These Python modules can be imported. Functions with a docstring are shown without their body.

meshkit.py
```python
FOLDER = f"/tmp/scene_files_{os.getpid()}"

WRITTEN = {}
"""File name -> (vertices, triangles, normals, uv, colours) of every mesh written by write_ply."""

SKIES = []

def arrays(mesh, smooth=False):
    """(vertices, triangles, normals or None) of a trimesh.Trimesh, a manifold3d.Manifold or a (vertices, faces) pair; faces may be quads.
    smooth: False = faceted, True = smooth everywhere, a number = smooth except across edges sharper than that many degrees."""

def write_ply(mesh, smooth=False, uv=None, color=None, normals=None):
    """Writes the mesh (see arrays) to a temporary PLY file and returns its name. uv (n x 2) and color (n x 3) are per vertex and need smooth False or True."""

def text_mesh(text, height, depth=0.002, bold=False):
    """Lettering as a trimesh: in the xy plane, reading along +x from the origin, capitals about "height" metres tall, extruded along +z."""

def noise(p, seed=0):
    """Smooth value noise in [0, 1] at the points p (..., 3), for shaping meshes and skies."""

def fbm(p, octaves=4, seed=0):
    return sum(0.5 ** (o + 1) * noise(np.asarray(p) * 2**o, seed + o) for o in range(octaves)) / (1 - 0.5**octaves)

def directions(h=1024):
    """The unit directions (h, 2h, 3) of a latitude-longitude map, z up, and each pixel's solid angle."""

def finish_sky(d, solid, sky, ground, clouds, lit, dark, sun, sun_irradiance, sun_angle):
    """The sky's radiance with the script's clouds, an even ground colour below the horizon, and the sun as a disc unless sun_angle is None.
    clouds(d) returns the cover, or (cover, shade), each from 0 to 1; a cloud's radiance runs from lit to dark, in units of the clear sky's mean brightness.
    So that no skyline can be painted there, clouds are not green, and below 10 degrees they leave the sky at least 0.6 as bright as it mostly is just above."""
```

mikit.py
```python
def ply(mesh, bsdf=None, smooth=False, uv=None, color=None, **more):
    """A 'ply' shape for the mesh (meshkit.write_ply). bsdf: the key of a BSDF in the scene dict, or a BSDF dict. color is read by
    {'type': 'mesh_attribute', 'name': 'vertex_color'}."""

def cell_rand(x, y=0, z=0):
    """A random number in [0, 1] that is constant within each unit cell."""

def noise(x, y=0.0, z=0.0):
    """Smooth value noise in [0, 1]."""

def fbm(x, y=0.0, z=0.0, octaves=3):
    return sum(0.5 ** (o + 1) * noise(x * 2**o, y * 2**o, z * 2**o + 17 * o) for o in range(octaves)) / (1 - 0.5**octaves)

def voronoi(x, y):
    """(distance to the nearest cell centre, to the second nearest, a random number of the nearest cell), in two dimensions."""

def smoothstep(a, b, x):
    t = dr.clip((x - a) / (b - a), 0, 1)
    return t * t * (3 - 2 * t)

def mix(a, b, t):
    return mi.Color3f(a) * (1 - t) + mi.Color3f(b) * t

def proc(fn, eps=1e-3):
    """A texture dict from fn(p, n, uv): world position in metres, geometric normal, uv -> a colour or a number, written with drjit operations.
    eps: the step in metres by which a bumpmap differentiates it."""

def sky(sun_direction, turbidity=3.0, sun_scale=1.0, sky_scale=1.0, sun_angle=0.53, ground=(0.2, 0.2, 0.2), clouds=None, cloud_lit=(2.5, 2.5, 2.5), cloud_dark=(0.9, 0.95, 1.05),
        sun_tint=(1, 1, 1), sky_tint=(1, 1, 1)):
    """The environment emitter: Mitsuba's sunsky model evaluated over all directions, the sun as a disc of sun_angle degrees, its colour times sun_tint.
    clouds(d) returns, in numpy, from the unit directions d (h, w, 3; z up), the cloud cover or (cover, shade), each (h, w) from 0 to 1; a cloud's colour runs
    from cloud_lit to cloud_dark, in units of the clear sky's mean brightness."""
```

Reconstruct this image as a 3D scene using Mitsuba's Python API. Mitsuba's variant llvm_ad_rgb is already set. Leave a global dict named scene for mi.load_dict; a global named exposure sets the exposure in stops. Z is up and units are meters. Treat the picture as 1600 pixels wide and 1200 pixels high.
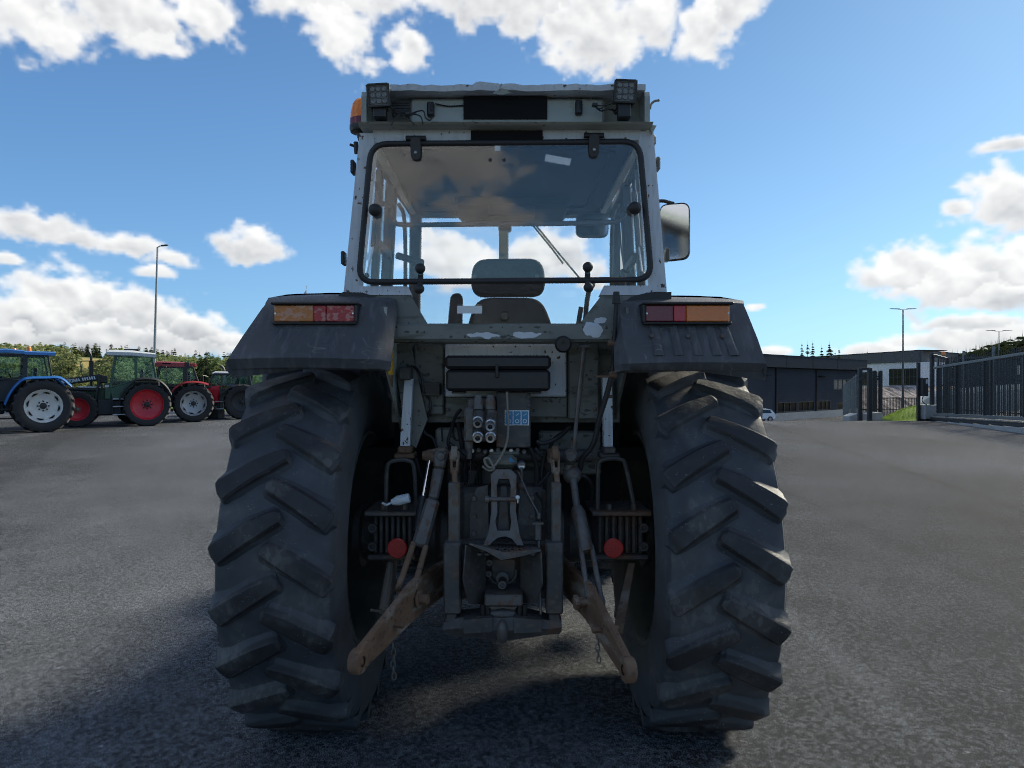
import math, random
import numpy as np, trimesh, drjit as dr, mitsuba as mi, mikit
from meshkit import fbm as nfbm, noise as nnoise, text_mesh
from shapely.geometry import Polygon
random.seed(7)
T = mi.ScalarTransform4f
scene, labels = {"type": "scene"}, {}

# ---------------------------------------------------------------- camera, sky, exposure
scene["camera"] = {"type": "perspective", "fov": 70.6, "fov_axis": "x", "near_clip": 0.05, "far_clip": 6000.0,
                   "to_world": T().look_at(origin=[0, 0, 1.58], target=[0, 1, 1.58], up=[0, 0, 1])}
exposure = 2.82

# cumulus clouds: azimuth (right of north), elevation, half width, half height in degrees, flatness of the base
CLOUDS = [
    (-34.62, 24.09, 5.2, 3.6, .3), (-32.14, 22.95, 1.9, 2.0, .2), (-27.37, 24.73, 3.9, 3.2, .3), (-26.57, 23.07, 2.0, 1.6, .2), (-22.37, 25.01, 2.6, 2.6, .3),
    (-15.10, 27.14, 3.6, 2.2, .2), (-12.57, 25.61, 2.7, 2.6, .2), (-7.46, 24.53, 1.7, 1.9, .2), (-10.04, 28.38, 3.4, 2.6, .2),
    (-0.51, 28.44, 7.2, 2.8, .3), (5.81, 26.24, 4.4, 3.4, .3), (10.28, 26.80, 3.4, 2.6, .3), (15.58, 25.32, 2.7, 2.1, .2), (17.21, 26.70, 2.2, 2.0, .2), (10.04, 29.53, 6.0, 2.2, .2),
    (-33.75, 9.93, 4.2, 1.5, .6), (-31.22, 9.71, 2.4, .8, .6), (-28.16, 9.61, 2.7, 1.0, .6), (-25.46, 8.86, 2.0, .8, .6), (-19.72, 10.15, 2.9, 1.5, .7),
    (-26.36, 7.94, 1.6, .5, .3), (-34.89, 7.89, 1.3, .4, .3),
    (-33.22, 4.23, 5.0, 2.4, .9), (-30.29, 5.24, 4.5, 2.6, .9), (-27.57, 4.71, 5.0, 2.3, .9), (-23.87, 3.94, 3.8, 2.0, .9), (-31.78, 3.01, 9.0, 1.8, .9), (-24.71, 2.76, 6.0, 1.5, .9), (-21.93, 3.38, 2.4, 1.4, .9),
    (-5.56, 9.60, 3.4, 2.7, .7), (-2.53, 8.79, 3.2, 1.8, .7), (3.54, 9.63, 3.2, 2.4, .7), (6.06, 8.41, 2.3, 1.1, .7), (0.51, 8.46, 6.0, 1.2, .8), (6.56, 7.61, 1.4, .4, .3),
    (34.79, 15.13, 2.0, .55, .3), (35.13, 11.38, 3.6, 2.3, .5), (31.67, 11.70, 1.1, .7, .2),
    (28.36, 7.76, 3.8, 2.0, .7), (31.04, 6.70, 4.6, 2.6, .7), (34.27, 7.50, 4.4, 2.6, .7), (33.92, 5.66, 4.4, 1.6, .6),
    (32.50, 3.97, 4.0, .7, .5), (34.96, 2.99, 5.0, 1.3, .6), (30.66, 2.75, 4.2, 1.1, .7), (26.77, 2.40, 3.0, .7, .6), (19.94, 2.48, 1.6, .5, .3), (18.59, 5.80, .8, .3, .2),
    (188, 11.5, 8.0, 4.0, .5), (197, 13, 7.5, 5.0, .5), (181.5, 8.0, 4.5, 1.8, .5), (194, 9.5, 9.0, 4.5, .4), (203, 7.0, 8.0, 3.5, .4), (184, 15, 4.0, 2.4, .3), (210, 12, 6.0, 4.0, .5)]


def clouds(d):
    x, y, z = d[..., 0], d[..., 1], d[..., 2]
    az, el = np.degrees(np.arctan2(x, y)), np.degrees(np.arcsin(np.clip(z, -1, 1)))
    q = d * 9.0
    w1, w2 = nfbm(q, 5, 3) - .5, nfbm(q + 31.7, 5, 9) - .5
    q2 = d * 38.0
    w3, w4 = nfbm(q2, 4, 21) - .5, nfbm(q2 + 11.3, 4, 5) - .5
    field, low = np.full(az.shape, -9.0), np.zeros(az.shape)
    for a, e, hw, hh, flat in CLOUDS:
        da = (az - a + 180) % 360 - 180
        s = min(hw, hh * 1.4)
        u = (da * np.cos(np.radians(e)) + s * (1.3 * w1 + 1.2 * w3)) / hw
        v = (el - e + min(hh, s) * (1.1 * w2 + 1.3 * w4)) / hh
        v = np.where(v < 0, v * (1 + .6 * flat), v)
        f = 1 - np.sqrt(u * u + v * v)
        low = np.where(f > field, np.clip(.42 - .55 * v, 0, 1) * (.35 + .65 * flat), low)
        field = np.maximum(field, f)
    # the same fair-weather cumulus over the rest of the sky
    p = np.stack([x, y, z * 2.2], -1) / np.maximum(.35 + z, .3)[..., None] * 3.1
    g = nfbm(p, 5, 40)
    ramp = lambda v, a, b: np.clip((v - a) / (b - a), 0, 1)
    listed = np.maximum((1 - ramp(np.abs(az), 37, 58)) * (1 - ramp(el, 29, 48)), ramp(np.abs(az), 125, 150) * (1 - ramp(el, 24, 42)))
    other = (g - .535) * 4 - 2.2 * listed
    field2 = np.maximum(field, other)
    n = nfbm(d * 70.0, 4, 2)
    cover = np.clip((field2 + .50 * (n - .5) + .45 * (nfbm(d * 150.0, 3, 12) - .5) * (1 - np.clip(field2 * 2, 0, 1)) + .09) / .50, 0, 1)
    cover = cover * cover * (3 - 2 * cover)
    body = np.clip(field2 * 1.6, 0, 1)
    toward = np.array([.62, .1, .75])
    relief = nfbm(d * 24.0, 5, 8) - nfbm((d + .010 * toward) * 24.0, 5, 8) + .6 * (nfbm(d * 9.0, 3, 3) - nfbm((d + .03 * toward) * 9.0, 3, 3))
    sh = low * (.30 + .70 * body) + 1.5 * relief * body + .08 * body
    return cover * .97, np.clip(sh, 0, 1)


SUN = np.array([0.76, 0.66, 0.64])
scene["sky"] = mikit.sky(SUN.tolist(), turbidity=2.1, sun_scale=0.74, sun_angle=12.0, sky_scale=0.62, ground=(0.12, 0.12, 0.12), clouds=clouds,
                         cloud_lit=(3.6, 3.58, 3.5), cloud_dark=(1.45, 1.53, 1.66), sun_tint=(0.82, 0.95, 1.12), sky_tint=(0.69, 0.89, 1.06))


# ---------------------------------------------------------------- mesh helpers
def V(*a): return np.array(a, float)
def tm(v, f): return trimesh.Trimesh(np.asarray(v, float), np.asarray(f, int), process=False)
def cat(*ms):
    ms = [m for m in (ms[0] if len(ms) == 1 and isinstance(ms[0], (list, tuple)) else ms)]
    return trimesh.util.concatenate(ms)
def hull(pts): return trimesh.PointCloud(np.asarray(pts, float)).convex_hull
def unit(v): v = np.asarray(v, float); return v / (np.linalg.norm(v) + 1e-12)
def rz(m, deg, about=(0, 0, 0)):
    m = m.copy(); m.apply_transform(trimesh.transformations.rotation_matrix(math.radians(deg), [0, 0, 1], about)); return m
def rot(m, deg, axis, about): m = m.copy(); m.apply_transform(trimesh.transformations.rotation_matrix(math.radians(deg), axis, about)); return m
def move(m, d): m = m.copy(); m.apply_translation(d); return m
def box(c, s, ch=0.0):
    c, h = np.asarray(c, float), np.asarray(s, float) / 2
    if ch <= 0: return trimesh.creation.box(extents=2 * h, transform=trimesh.transformations.translation_matrix(c))
    ch = min(ch, .45 * 2 * h.min()); pts = []
    for sx in (-1, 1):
        for sy in (-1, 1):
            for sz in (-1, 1):
                q = np.array([sx, sy, sz])
                for k in range(3):
                    g = h - ch; g[k] = h[k]; pts.append(c + q * g)
    return hull(pts)
def span(x0, x1, y0, y1, z0, z1, ch=0.0): return box(((x0 + x1) / 2, (y0 + y1) / 2, (z0 + z1) / 2), (abs(x1 - x0), abs(y1 - y0), abs(z1 - z0)), ch)
def frame(d, up=(0, 0, 1)):
    d = unit(d); up = np.asarray(up, float)
    if abs(d @ unit(up)) > .98: up = np.array([0, 1.0, 0])
    a = unit(np.cross(d, up)); return a, unit(np.cross(a, d)), d
def bar(p0, p1, w, h, up=(0, 0, 1), w1=None, h1=None, ch=0.0):
    """A beam from p0 to p1, w wide and h high."""
    p0, p1 = V(*p0), V(*p1); a, b, d = frame(p1 - p0, up); w1, h1 = w1 or w, h1 or h; pts = []
    L = np.linalg.norm(p1 - p0); c = min(ch, .3 * min(w, h, w1, h1))
    for p, ww, hh, s in ((p0, w, h, 1), (p1, w1, h1, -1)):
        for sa in (-1, 1):
            for sb in (-1, 1):
                if c > 0:
                    pts += [p + a * sa * (ww / 2 - c) + b * sb * hh / 2 + d * s * c, p + a * sa * ww / 2 + b * sb * (hh / 2 - c) + d * s * c, p + a * sa * (ww / 2 - c) + b * sb * (hh / 2 - c)]
                else: pts.append(p + a * sa * ww / 2 + b * sb * hh / 2)
    return hull(pts)
def loft(rings, caps=True, closed=True):
    R = np.asarray(rings, float); n, m = R.shape[:2]; v = R.reshape(-1, 3); f = []
    for i in range(n - 1):
        for j in range(m if closed else m - 1):
            a, b, c, d = i * m + j, i * m + (j + 1) % m, (i + 1) * m + (j + 1) % m, (i + 1) * m + j
            f += [[a, b, c], [a, c, d]]
    if caps:
        v = np.vstack([v, R[0].mean(0), R[-1].mean(0)]); k = n * m
        for j in range(m): f += [[k, (j + 1) % m, j], [k + 1, (n - 1) * m + j, (n - 1) * m + (j + 1) % m]]
    return tm(v, f)
def tube(pts, r, n=8, caps=True):
    p = np.asarray(pts, float); r = np.broadcast_to(np.asarray(r, float), (len(p),))
    t = np.gradient(p, axis=0); t /= np.linalg.norm(t, axis=1, keepdims=True) + 1e-12
    a, b, _ = frame(t[0]); rings = []
    for i in range(len(p)):
        a = unit(a - (a @ t[i]) * t[i]); b = np.cross(t[i], a); an = np.arange(n) * 2 * np.pi / n
        rings.append(p[i] + r[i] * (np.cos(an)[:, None] * a + np.sin(an)[:, None] * b))
    return loft(rings, caps)
def curve(pts, k=6):
    """A smooth line through the points."""
    p = np.asarray(pts, float); q = np.vstack([2 * p[0] - p[1], p, 2 * p[-1] - p[-2]]); out = []
    for i in range(1, len(q) - 2):
        for s in np.arange(k) / k:
            out.append(.5 * (2 * q[i] + (q[i + 1] - q[i - 1]) * s + (2 * q[i - 1] - 5 * q[i] + 4 * q[i + 1] - q[i + 2]) * s * s + (3 * q[i] - q[i - 1] - 3 * q[i + 1] + q[i + 2]) * s ** 3))
    return np.array(out + [p[-1]])
def cyl(p0, p1, r, n=20, r1=None):
    p0, p1 = V(*p0), V(*p1); r1 = r if r1 is None else r1; c = .08 * min(r, r1); d = unit(p1 - p0) * min(c, .2 * np.linalg.norm(p1 - p0))
    return tube([p0, p0 + d * .02, p0 + d, p1 - d, p1 - d * .02, p1], [r - c * .9, r - c * .8, r, r1, r1 - c * .8, r1 - c * .9], n)
def lathe(prof, p0, axis, n=32, closed=False):
    """prof: (radius, distance along the axis)."""
    p0 = V(*p0); a, b, d = frame(axis, (0, 0, 1)); an = np.arange(n) * 2 * np.pi / n
    ring = np.cos(an)[:, None] * a + np.sin(an)[:, None] * b
    return loft([p0 + d * t + ring * r for r, t in prof], caps=not closed)
def ball(c, r, sub=2, s=(1, 1, 1)):
    m = trimesh.creation.icosphere(subdivisions=sub, radius=r); m.apply_scale(s); m.apply_translation(c); return m
def plate(pts, t, holes=(), away=(0, 1, 0)):
    """A flat polygon of points in space with thickness t on the side that 'away' points to."""
    p = np.asarray(pts, float); c = p.mean(0); n = np.zeros(3)
    for i in range(len(p)): n += np.cross(p[i] - c, p[(i + 1) % len(p)] - c)
    n = unit(n); n = n if n @ np.asarray(away) >= 0 else -n
    a = unit(p[1] - p[0]); a = unit(a - (a @ n) * n); b = np.cross(n, a)
    flat = lambda q: [((np.asarray(x) - c) @ a, (np.asarray(x) - c) @ b) for x in q]
    m = trimesh.creation.extrude_polygon(Polygon(flat(p), [flat(h) for h in holes]).buffer(0), t, engine="earcut")
    M = np.eye(4); M[:3, 0], M[:3, 1], M[:3, 2], M[:3, 3] = a, b, n, c; m.apply_transform(M); return m
def shell(grid, t):
    """A sheet through a grid of points, t thick."""
    g = np.asarray(grid, float); du, dv = np.gradient(g, axis=0), np.gradient(g, axis=1)
    n = np.cross(du, dv); n /= np.linalg.norm(n, axis=-1, keepdims=True) + 1e-12
    rings = [np.vstack([g[i], (g[i] - n[i] * t)[::-1]]) for i in range(len(g))]
    return loft(rings)
def rounded(corners, r, k=5):
    """A polygon in space with its corners rounded."""
    p = [V(*c) for c in corners]; out = []
    for i in range(len(p)):
        a, b, c = p[i - 1], p[i], p[(i + 1) % len(p)]; u, w = unit(a - b), unit(c - b)
        for s in np.linspace(0, 1, k): out.append(b + u * r * (1 - s) ** 2 + w * r * s ** 2)
    return np.array(out)
def free(key):
    if key not in USED: USED.add(key); return key
    i = 1
    while f"{key}_{i:03d}" in USED: i += 1
    USED.add(f"{key}_{i:03d}"); return f"{key}_{i:03d}"
USED = set()
def add(key, mesh, mat, smooth=30, to=None):
    """One entry of the scene."""
    key = free(key); scene[key] = mikit.ply(mesh, mat, smooth)
    if to is not None: scene[key]["to_world"] = to
    return key
def tag(key, label, category, group=None, kind=None):
    labels[key] = {"label": label, "category": category}
    if group: labels[key]["group"] = group
    if kind: labels[key]["kind"] = kind
    return key
def structure(key, mesh, mat, smooth=30):
    k = add(key, mesh, mat, smooth); labels[k] = {"kind": "structure"}; return k


# ---------------------------------------------------------------- materials
def leaf(key, fn, trans=.9):
    """Leaves that let light through."""
    scene[key] = {"type": "principledthin", "base_color": mikit.proc(fn), "roughness": .7, "diff_trans": trans, "spec_trans": 0.0}; return key
N, FB, VO, SS, MIX = mikit.noise, mikit.fbm, mikit.voronoi, mikit.smoothstep, mikit.mix
def pr(key, color, rough=.5, metal=0.0, spec=.5, coat=0.0, bump=None, bscale=1.0, **more):
    c = mikit.proc(color) if callable(color) else {"type": "rgb", "value": list(color)}
    r = mikit.proc(rough) if callable(rough) else rough
    d = {"type": "principled", "base_color": c, "roughness": r, "metallic": metal, "specular": spec, "clearcoat": coat, "clearcoat_gloss": .85, **more}
    if bump: d = {"type": "bumpmap", "arbitrary": mikit.proc(bump), "scale": bscale, "bsdf": d}
    scene[key] = {"type": "twosided", "bsdf": d}; return key


def asphalt_color(p, n, uv):
    d1, d2, w = VO(p.x * 92, p.y * 92)
    grain = FB(p.x * 60, p.y * 60, 0, 2)
    big = FB(p.x * .35, p.y * .35, 3, 3)
    mid = FB(p.x * 2.3, p.y * 2.3, 9, 3)
    seam = dr.exp(-dr.square((p.x + 2.03 + .05 * (N(p.y * .6, 1) - .5)) * 14)) + dr.exp(-dr.square((p.x - 1.86 + .06 * (N(p.y * .5, 7) - .5)) * 14))
    for x0, y0, sl, w, k in ((-7.4, 10, .02, .10, .9), (-9.5, 13.7, .15, .12, .8), (6.35, 8.9, .19, .09, -1.6), (11.7, 17, -.04, .12, -1.8), (-4.6, 10, .06, .07, .6), (3.9, 9, .05, .07, -.8)):
        seam += k * dr.exp(-dr.square((p.x - x0 - sl * (p.y - y0) - .10 * (N(p.y * .5, x0) - .5)) / w)) * (.5 + .9 * N(p.y * .8, x0 + 3))
    lane = N(p.x * .25 + p.y * .10, 5)
    track = SS(.55, .75, N(p.x * .9 + p.y * .35 + 2 * N(p.x * .1, p.y * .1), 2)) * SS(8, 14, p.y)
    base = .50 + .62 * (w - .5) + .60 * (grain - .5) + .26 * (big - .5) + .16 * (mid - .5) + .12 * (lane - .5) + .09 * seam + .07 * track
    base = dr.maximum(base, .10) * (SS(.03, .40, d2 - d1) * 1.0 + .16)
    speck = dr.select((cell := mikit.cell_rand(p.x * 60, p.y * 60)) > .9994, 2.4, 1.0)
    return mi.Color3f(.455, .478, .515) * base * speck
def asphalt_bump(p, n, uv):
    d1, d2, w = VO(p.x * 92, p.y * 92)
    return dr.minimum(d2 - d1, .5) * .0065 + .0022 * FB(p.x * 150, p.y * 150, 0, 2) + .003 * N(p.x * 25, p.y * 25)
scene["asphalt"] = {"type": "twosided", "bsdf": {"type": "bumpmap", "arbitrary": mikit.proc(asphalt_bump), "scale": 1.0,
    "bsdf": {"type": "principled", "base_color": mikit.proc(asphalt_color), "roughness": .8, "specular": .22}}}

def rubber_color(p, n, uv):
    dust = SS(.46, .74, FB(p.x * 5.5, p.y * 5.5, p.z * 5.5, 4)); fine = FB(p.x * 55, p.y * 55, p.z * 26, 3)
    streak = FB(p.x * 34, p.y * 6, p.z * 5, 3)
    s = SS(.5, .62, fine) * .5 + .5
    wall = SS(.75, .95, dr.abs(n.x)) * (.25 + .6 * streak)
    groove = 1 - SS(.842, .856, dr.sqrt(dr.square(p.y - 3.56) + dr.square(p.z - .835)))
    c = MIX((.014, .015, .018), (.044, .051, .062), groove * (.35 + .9 * FB(p.x * 12, p.y * 12, p.z * 12, 3)))
    c = MIX(c, (.17, .17, .17), SS(.84, .90, N(p.x * 170, p.y * 170, p.z * 170)) * SS(.45, .6, FB(p.x * 14, p.y * 14, p.z * 14, 2)) * .6)
    return MIX(c, (.16, .156, .148), dr.maximum(dust * (.18 + .50 * streak) * s, wall * .5))
def rubber_bump(p, n, uv): return .0012 * FB(p.x * 110, p.y * 110, p.z * 110, 3) + .004 * FB(p.x * 16, p.y * 16, p.z * 16, 2)
pr("rubber", rubber_color, lambda p, n, uv: .46 + .34 * FB(p.x * 9, p.y * 9, p.z * 9, 3), spec=.55, bump=rubber_bump)
pr("far_rubber", (.022, .022, .024), .75)

def grey_paint(p, n, uv):
    a = FB(p.x * 7, p.y * 7, p.z * 12, 4); b = FB(p.x * 60, p.y * 60, p.z * 60, 3)
    c = MIX((.29, .315, .29), (.35, .37, .34), a)
    return MIX(c, (.075, .072, .06), SS(.60, .78, b) * SS(.45, .62, a) * .8)
pr("grey_paint", grey_paint, .5, bump=lambda p, n, uv: .0012 * FB(p.x * 14, p.y * 14, p.z * 14, 3), bscale=1.0)

def white_paint(p, n, uv):
    a = FB(p.x * 5, p.y * 5, p.z * 5, 4); b = FB(p.x * 60, p.y * 60, p.z * 40, 4); s = FB(p.x * 90, p.y * 90, p.z * 7, 2)
    c = MIX((.45, .48, .52), (.58, .61, .65), a)
    c = MIX(c, (.36, .36, .35), SS(.52, .7, s) * .28)
    chip = SS(.69, .72, b + .20 * (a - .5))
    rust = MIX((.10, .045, .022), (.035, .028, .025), N(p.x * 30, p.y * 30, p.z * 30))
    return MIX(c, rust, chip)
pr("white_paint", white_paint, .45)

def body_paint(p, n, uv):
    a = FB(p.x * 6, p.y * 6, p.z * 9, 4); b = FB(p.x * 50, p.y * 50, p.z * 50, 3)
    c = MIX((.085, .090, .082), (.150, .155, .138), a)
    c = MIX(c, (.045, .048, .03), SS(.55, .75, FB(p.x * 9 + 4, p.y * 9, p.z * 22, 4)) * .8)
    return MIX(c, (.03, .03, .027), SS(.70, .74, b))
pr("body_paint", body_paint, .5)

CHIPS = [(-0.122, 1.786, .072, .012), (0.060, 1.789, .066, .013), (0.338, 1.810, .040, .036), (0.374, 1.851, .026, .016)]
def beam_paint(p, n, uv):
    c = body_paint(p, n, uv) * 1.25
    wx, wz = FB(p.x * 30, p.z * 30, 1, 3) - .5, FB(p.x * 30, p.z * 30, 8, 3) - .5
    k = mi.Float(0)
    for cx, cz, rx, rzz in CHIPS:
        k = dr.maximum(k, SS(0, .06, 1 - dr.sqrt(dr.square((p.x + wx * .03 - cx) / rx) + dr.square((p.z + wz * .022 - cz) / rzz))))
    return MIX(c, (.50, .53, .56), k)
pr("beam_paint", beam_paint, .5)

def plastic(p, n, uv):
    a = FB(p.x * 6, p.y * 6, p.z * 6, 4); s = FB(p.x * 60, p.y * 25, p.z * 8, 3)
    scr = SS(.965, .995, 1 - dr.abs(2 * N(p.x * 9 + p.z * 4, p.z * 45, p.y * 30) - 1)) * SS(.52, .62, FB(p.x * 7 + 3, p.y * 7, p.z * 7, 3))
    return MIX(MIX((.040, .043, .050), (.098, .100, .106), a * .7 + .5 * SS(.5, .75, s)), (.22, .22, .22), scr * .4)
pr("plastic", plastic, lambda p, n, uv: .44 + .25 * FB(p.x * 13, p.y * 13, p.z * 13, 3), bump=lambda p, n, uv: .0006 * FB(p.x * 160, p.y * 160, p.z * 160, 2))

def rusty(p, n, uv):
    a = FB(p.x * 13, p.y * 13, p.z * 13, 4); b = FB(p.x * 70, p.y * 70, p.z * 70, 3)
    c = MIX((.095, .050, .030), (.185, .118, .072), a)
    c = MIX(c, (.24, .21, .17), SS(.5, .72, FB(p.x * 8 + 3, p.y * 8, p.z * 20, 4)) * .8)
    return MIX(c, (.05, .035, .028), SS(.60, .78, b) * .8)
pr("rusty", rusty, .75, bump=lambda p, n, uv: .0025 * FB(p.x * 70, p.y * 70, p.z * 70, 3))

def greasy(p, n, uv):
    a = FB(p.x * 9, p.y * 9, p.z * 9, 4); b = FB(p.x * 45, p.y * 45, p.z * 45, 3)
    c = MIX((.026, .026, .028), (.080, .077, .073), a)
    c = MIX(c, (.10, .085, .07), SS(.56, .72, b) * .55)
    return MIX(c, (.13, .06, .028), SS(.60, .76, FB(p.x * 6 + 9, p.y * 6, p.z * 6, 4)) * .7)
pr("greasy", greasy, lambda p, n, uv: .35 + .4 * FB(p.x * 20, p.y * 20, p.z * 20, 3), spec=.6, bump=lambda p, n, uv: .002 * FB(p.x * 50, p.y * 50, p.z * 50, 3))
def worn_steel(p, n, uv):
    a = FB(p.x * 11, p.y * 11, p.z * 11, 4); b = FB(p.x * 60, p.y * 60, p.z * 30, 3)
    c = MIX((.058, .055, .053), (.15, .145, .138), a)
    return MIX(c, (.11, .058, .03), SS(.5, .72, b) * .8)
pr("worn_steel", worn_steel, .5, .25, bump=lambda p, n, uv: .0015 * FB(p.x * 60, p.y * 60, p.z * 60, 3))
pr("bright_steel", (.50, .51, .52), .28, .9)
pr("chrome", (.78, .79, .80), .12, 1.0)
scene["mirror_glass"] = {"type": "twosided", "bsdf": {"type": "roughconductor", "material": "Al", "alpha": .015, "specular_reflectance": {"type": "rgb", "value": [.72, .74, .76]}}}
pr("black", (.014, .014, .015), .45)
pr("matt_black", (.010, .010, .011), .85, spec=.2)
pr("black_rubber", (.020, .020, .022), .55)
pr("dark_trim", (.060, .062, .066), .6)
pr("ceiling", (.030, .033, .039), .8, spec=.2)
pr("seat_cover", lambda p, n, uv: mi.Color3f(.017, .019, .023) * (.6 + .8 * FB(p.x * 90, p.y * 90, p.z * 90, 2)), .85)
pr("amber", (.62, .17, .02), .18, coat=.6)
pr("beacon_orange", (.82, .20, .015), .2, coat=.6)
pr("lamp_red", (.42, .012, .022), .18, coat=.6)
pr("dark_red", (.15, .008, .014), .2, coat=.6)
def faded(p, n, uv, c):
    k = SS(.50, .60, FB(p.x * 60, p.z * 95, 2, 4)); return MIX(c, (.55, .36, .32), k * .42)
pr("faded_amber", lambda p, n, uv: faded(p, n, uv, (.45, .16, .035)), .35)
pr("faded_red", lambda p, n, uv: faded(p, n, uv, (.36, .02, .03)), .35)
pr("reflector_red", lambda p, n, uv: mi.Color3f(.42, .008, .012) * (.65 + .5 * mikit.cell_rand(p.x * 260, p.z * 260)), .3, coat=.4)
pr("sticker_white", (.62, .66, .68), .6)
pr("sticker_yellow", (.62, .36, .03), .5)
pr("sticker_blue", (.03, .19, .36), .4)
pr("olive_metal", lambda p, n, uv: MIX((.10, .105, .085), (.19, .185, .15), FB(p.x * 30, p.y * 30, p.z * 30, 3)), .45, .2)
pr("cable_beige", (.20, .18, .15), .6)
pr("rim_grey", lambda p, n, uv: MIX((.055, .058, .052), (.13, .135, .12), FB(p.x * 8, p.y * 8, p.z * 8, 4)), .55)
pr("dark_pane", (.014, .017, .019), .1, spec=.04)
scene["glass"] = {"type": "thindielectric", "int_ior": 1.55}
scene["tinted_glass"] = {"type": "thindielectric", "int_ior": 1.28, "specular_transmittance": {"type": "rgb", "value": [.66, .82, .80]}}
pr("concrete", lambda p, n, uv: MIX((.27, .28, .28), (.40, .40, .39), FB(p.x * 1.7, p.y * 1.7, p.z * 3, 4)), .8)

# ---------------------------------------------------------------- the setting: yard, terrain, verges
def sst(a, b, x): t = np.clip((x - a) / (b - a), 0, 1); return t * t * (3 - 2 * t)
def ground_z(x, y):
    x, y = np.asarray(x, float), np.asarray(y, float)
    fall = np.clip(.051 * (y - 31), 0, 3.1) * sst(-3, 9, x)
    left = np.clip(.010 * (y - 52), 0, 1.2) * (1 - sst(-3, 9, x))
    dip = .004 * (nfbm(np.stack([x * .12, y * .12, x * 0], -1), 3, 4) - .5)
    return -fall - left + dip
def hill_z(x, y):
    h = np.interp(x, [-1500, -900, -495, -430, -370, -310, -250, 0, 400, 1500], [34, 30, 29, 30, 25, 21, 13, 9, 8, 8])
    z = h * sst(140, 720, y) + 5 * (nfbm(np.stack([x * .006, y * .006, x * 0], -1), 3, 6) - .5) * sst(150, 400, y)
    ridge = 9.0 * sst(95, 150, x - .18 * (y - 170)) * sst(118, 190, y)
    return z + ridge
def sheet(xs, ys, fz):
    X, Y = np.meshgrid(xs, ys); Z = fz(X, Y); n, m = X.shape
    v = np.stack([X, Y, Z], -1).reshape(-1, 3); i, j = np.meshgrid(np.arange(n - 1), np.arange(m - 1), indexing="ij"); a = (i * m + j).ravel()
    return tm(v, np.vstack([np.stack([a, a + 1, a + m + 1], 1), np.stack([a, a + m + 1, a + m], 1)]))
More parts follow.
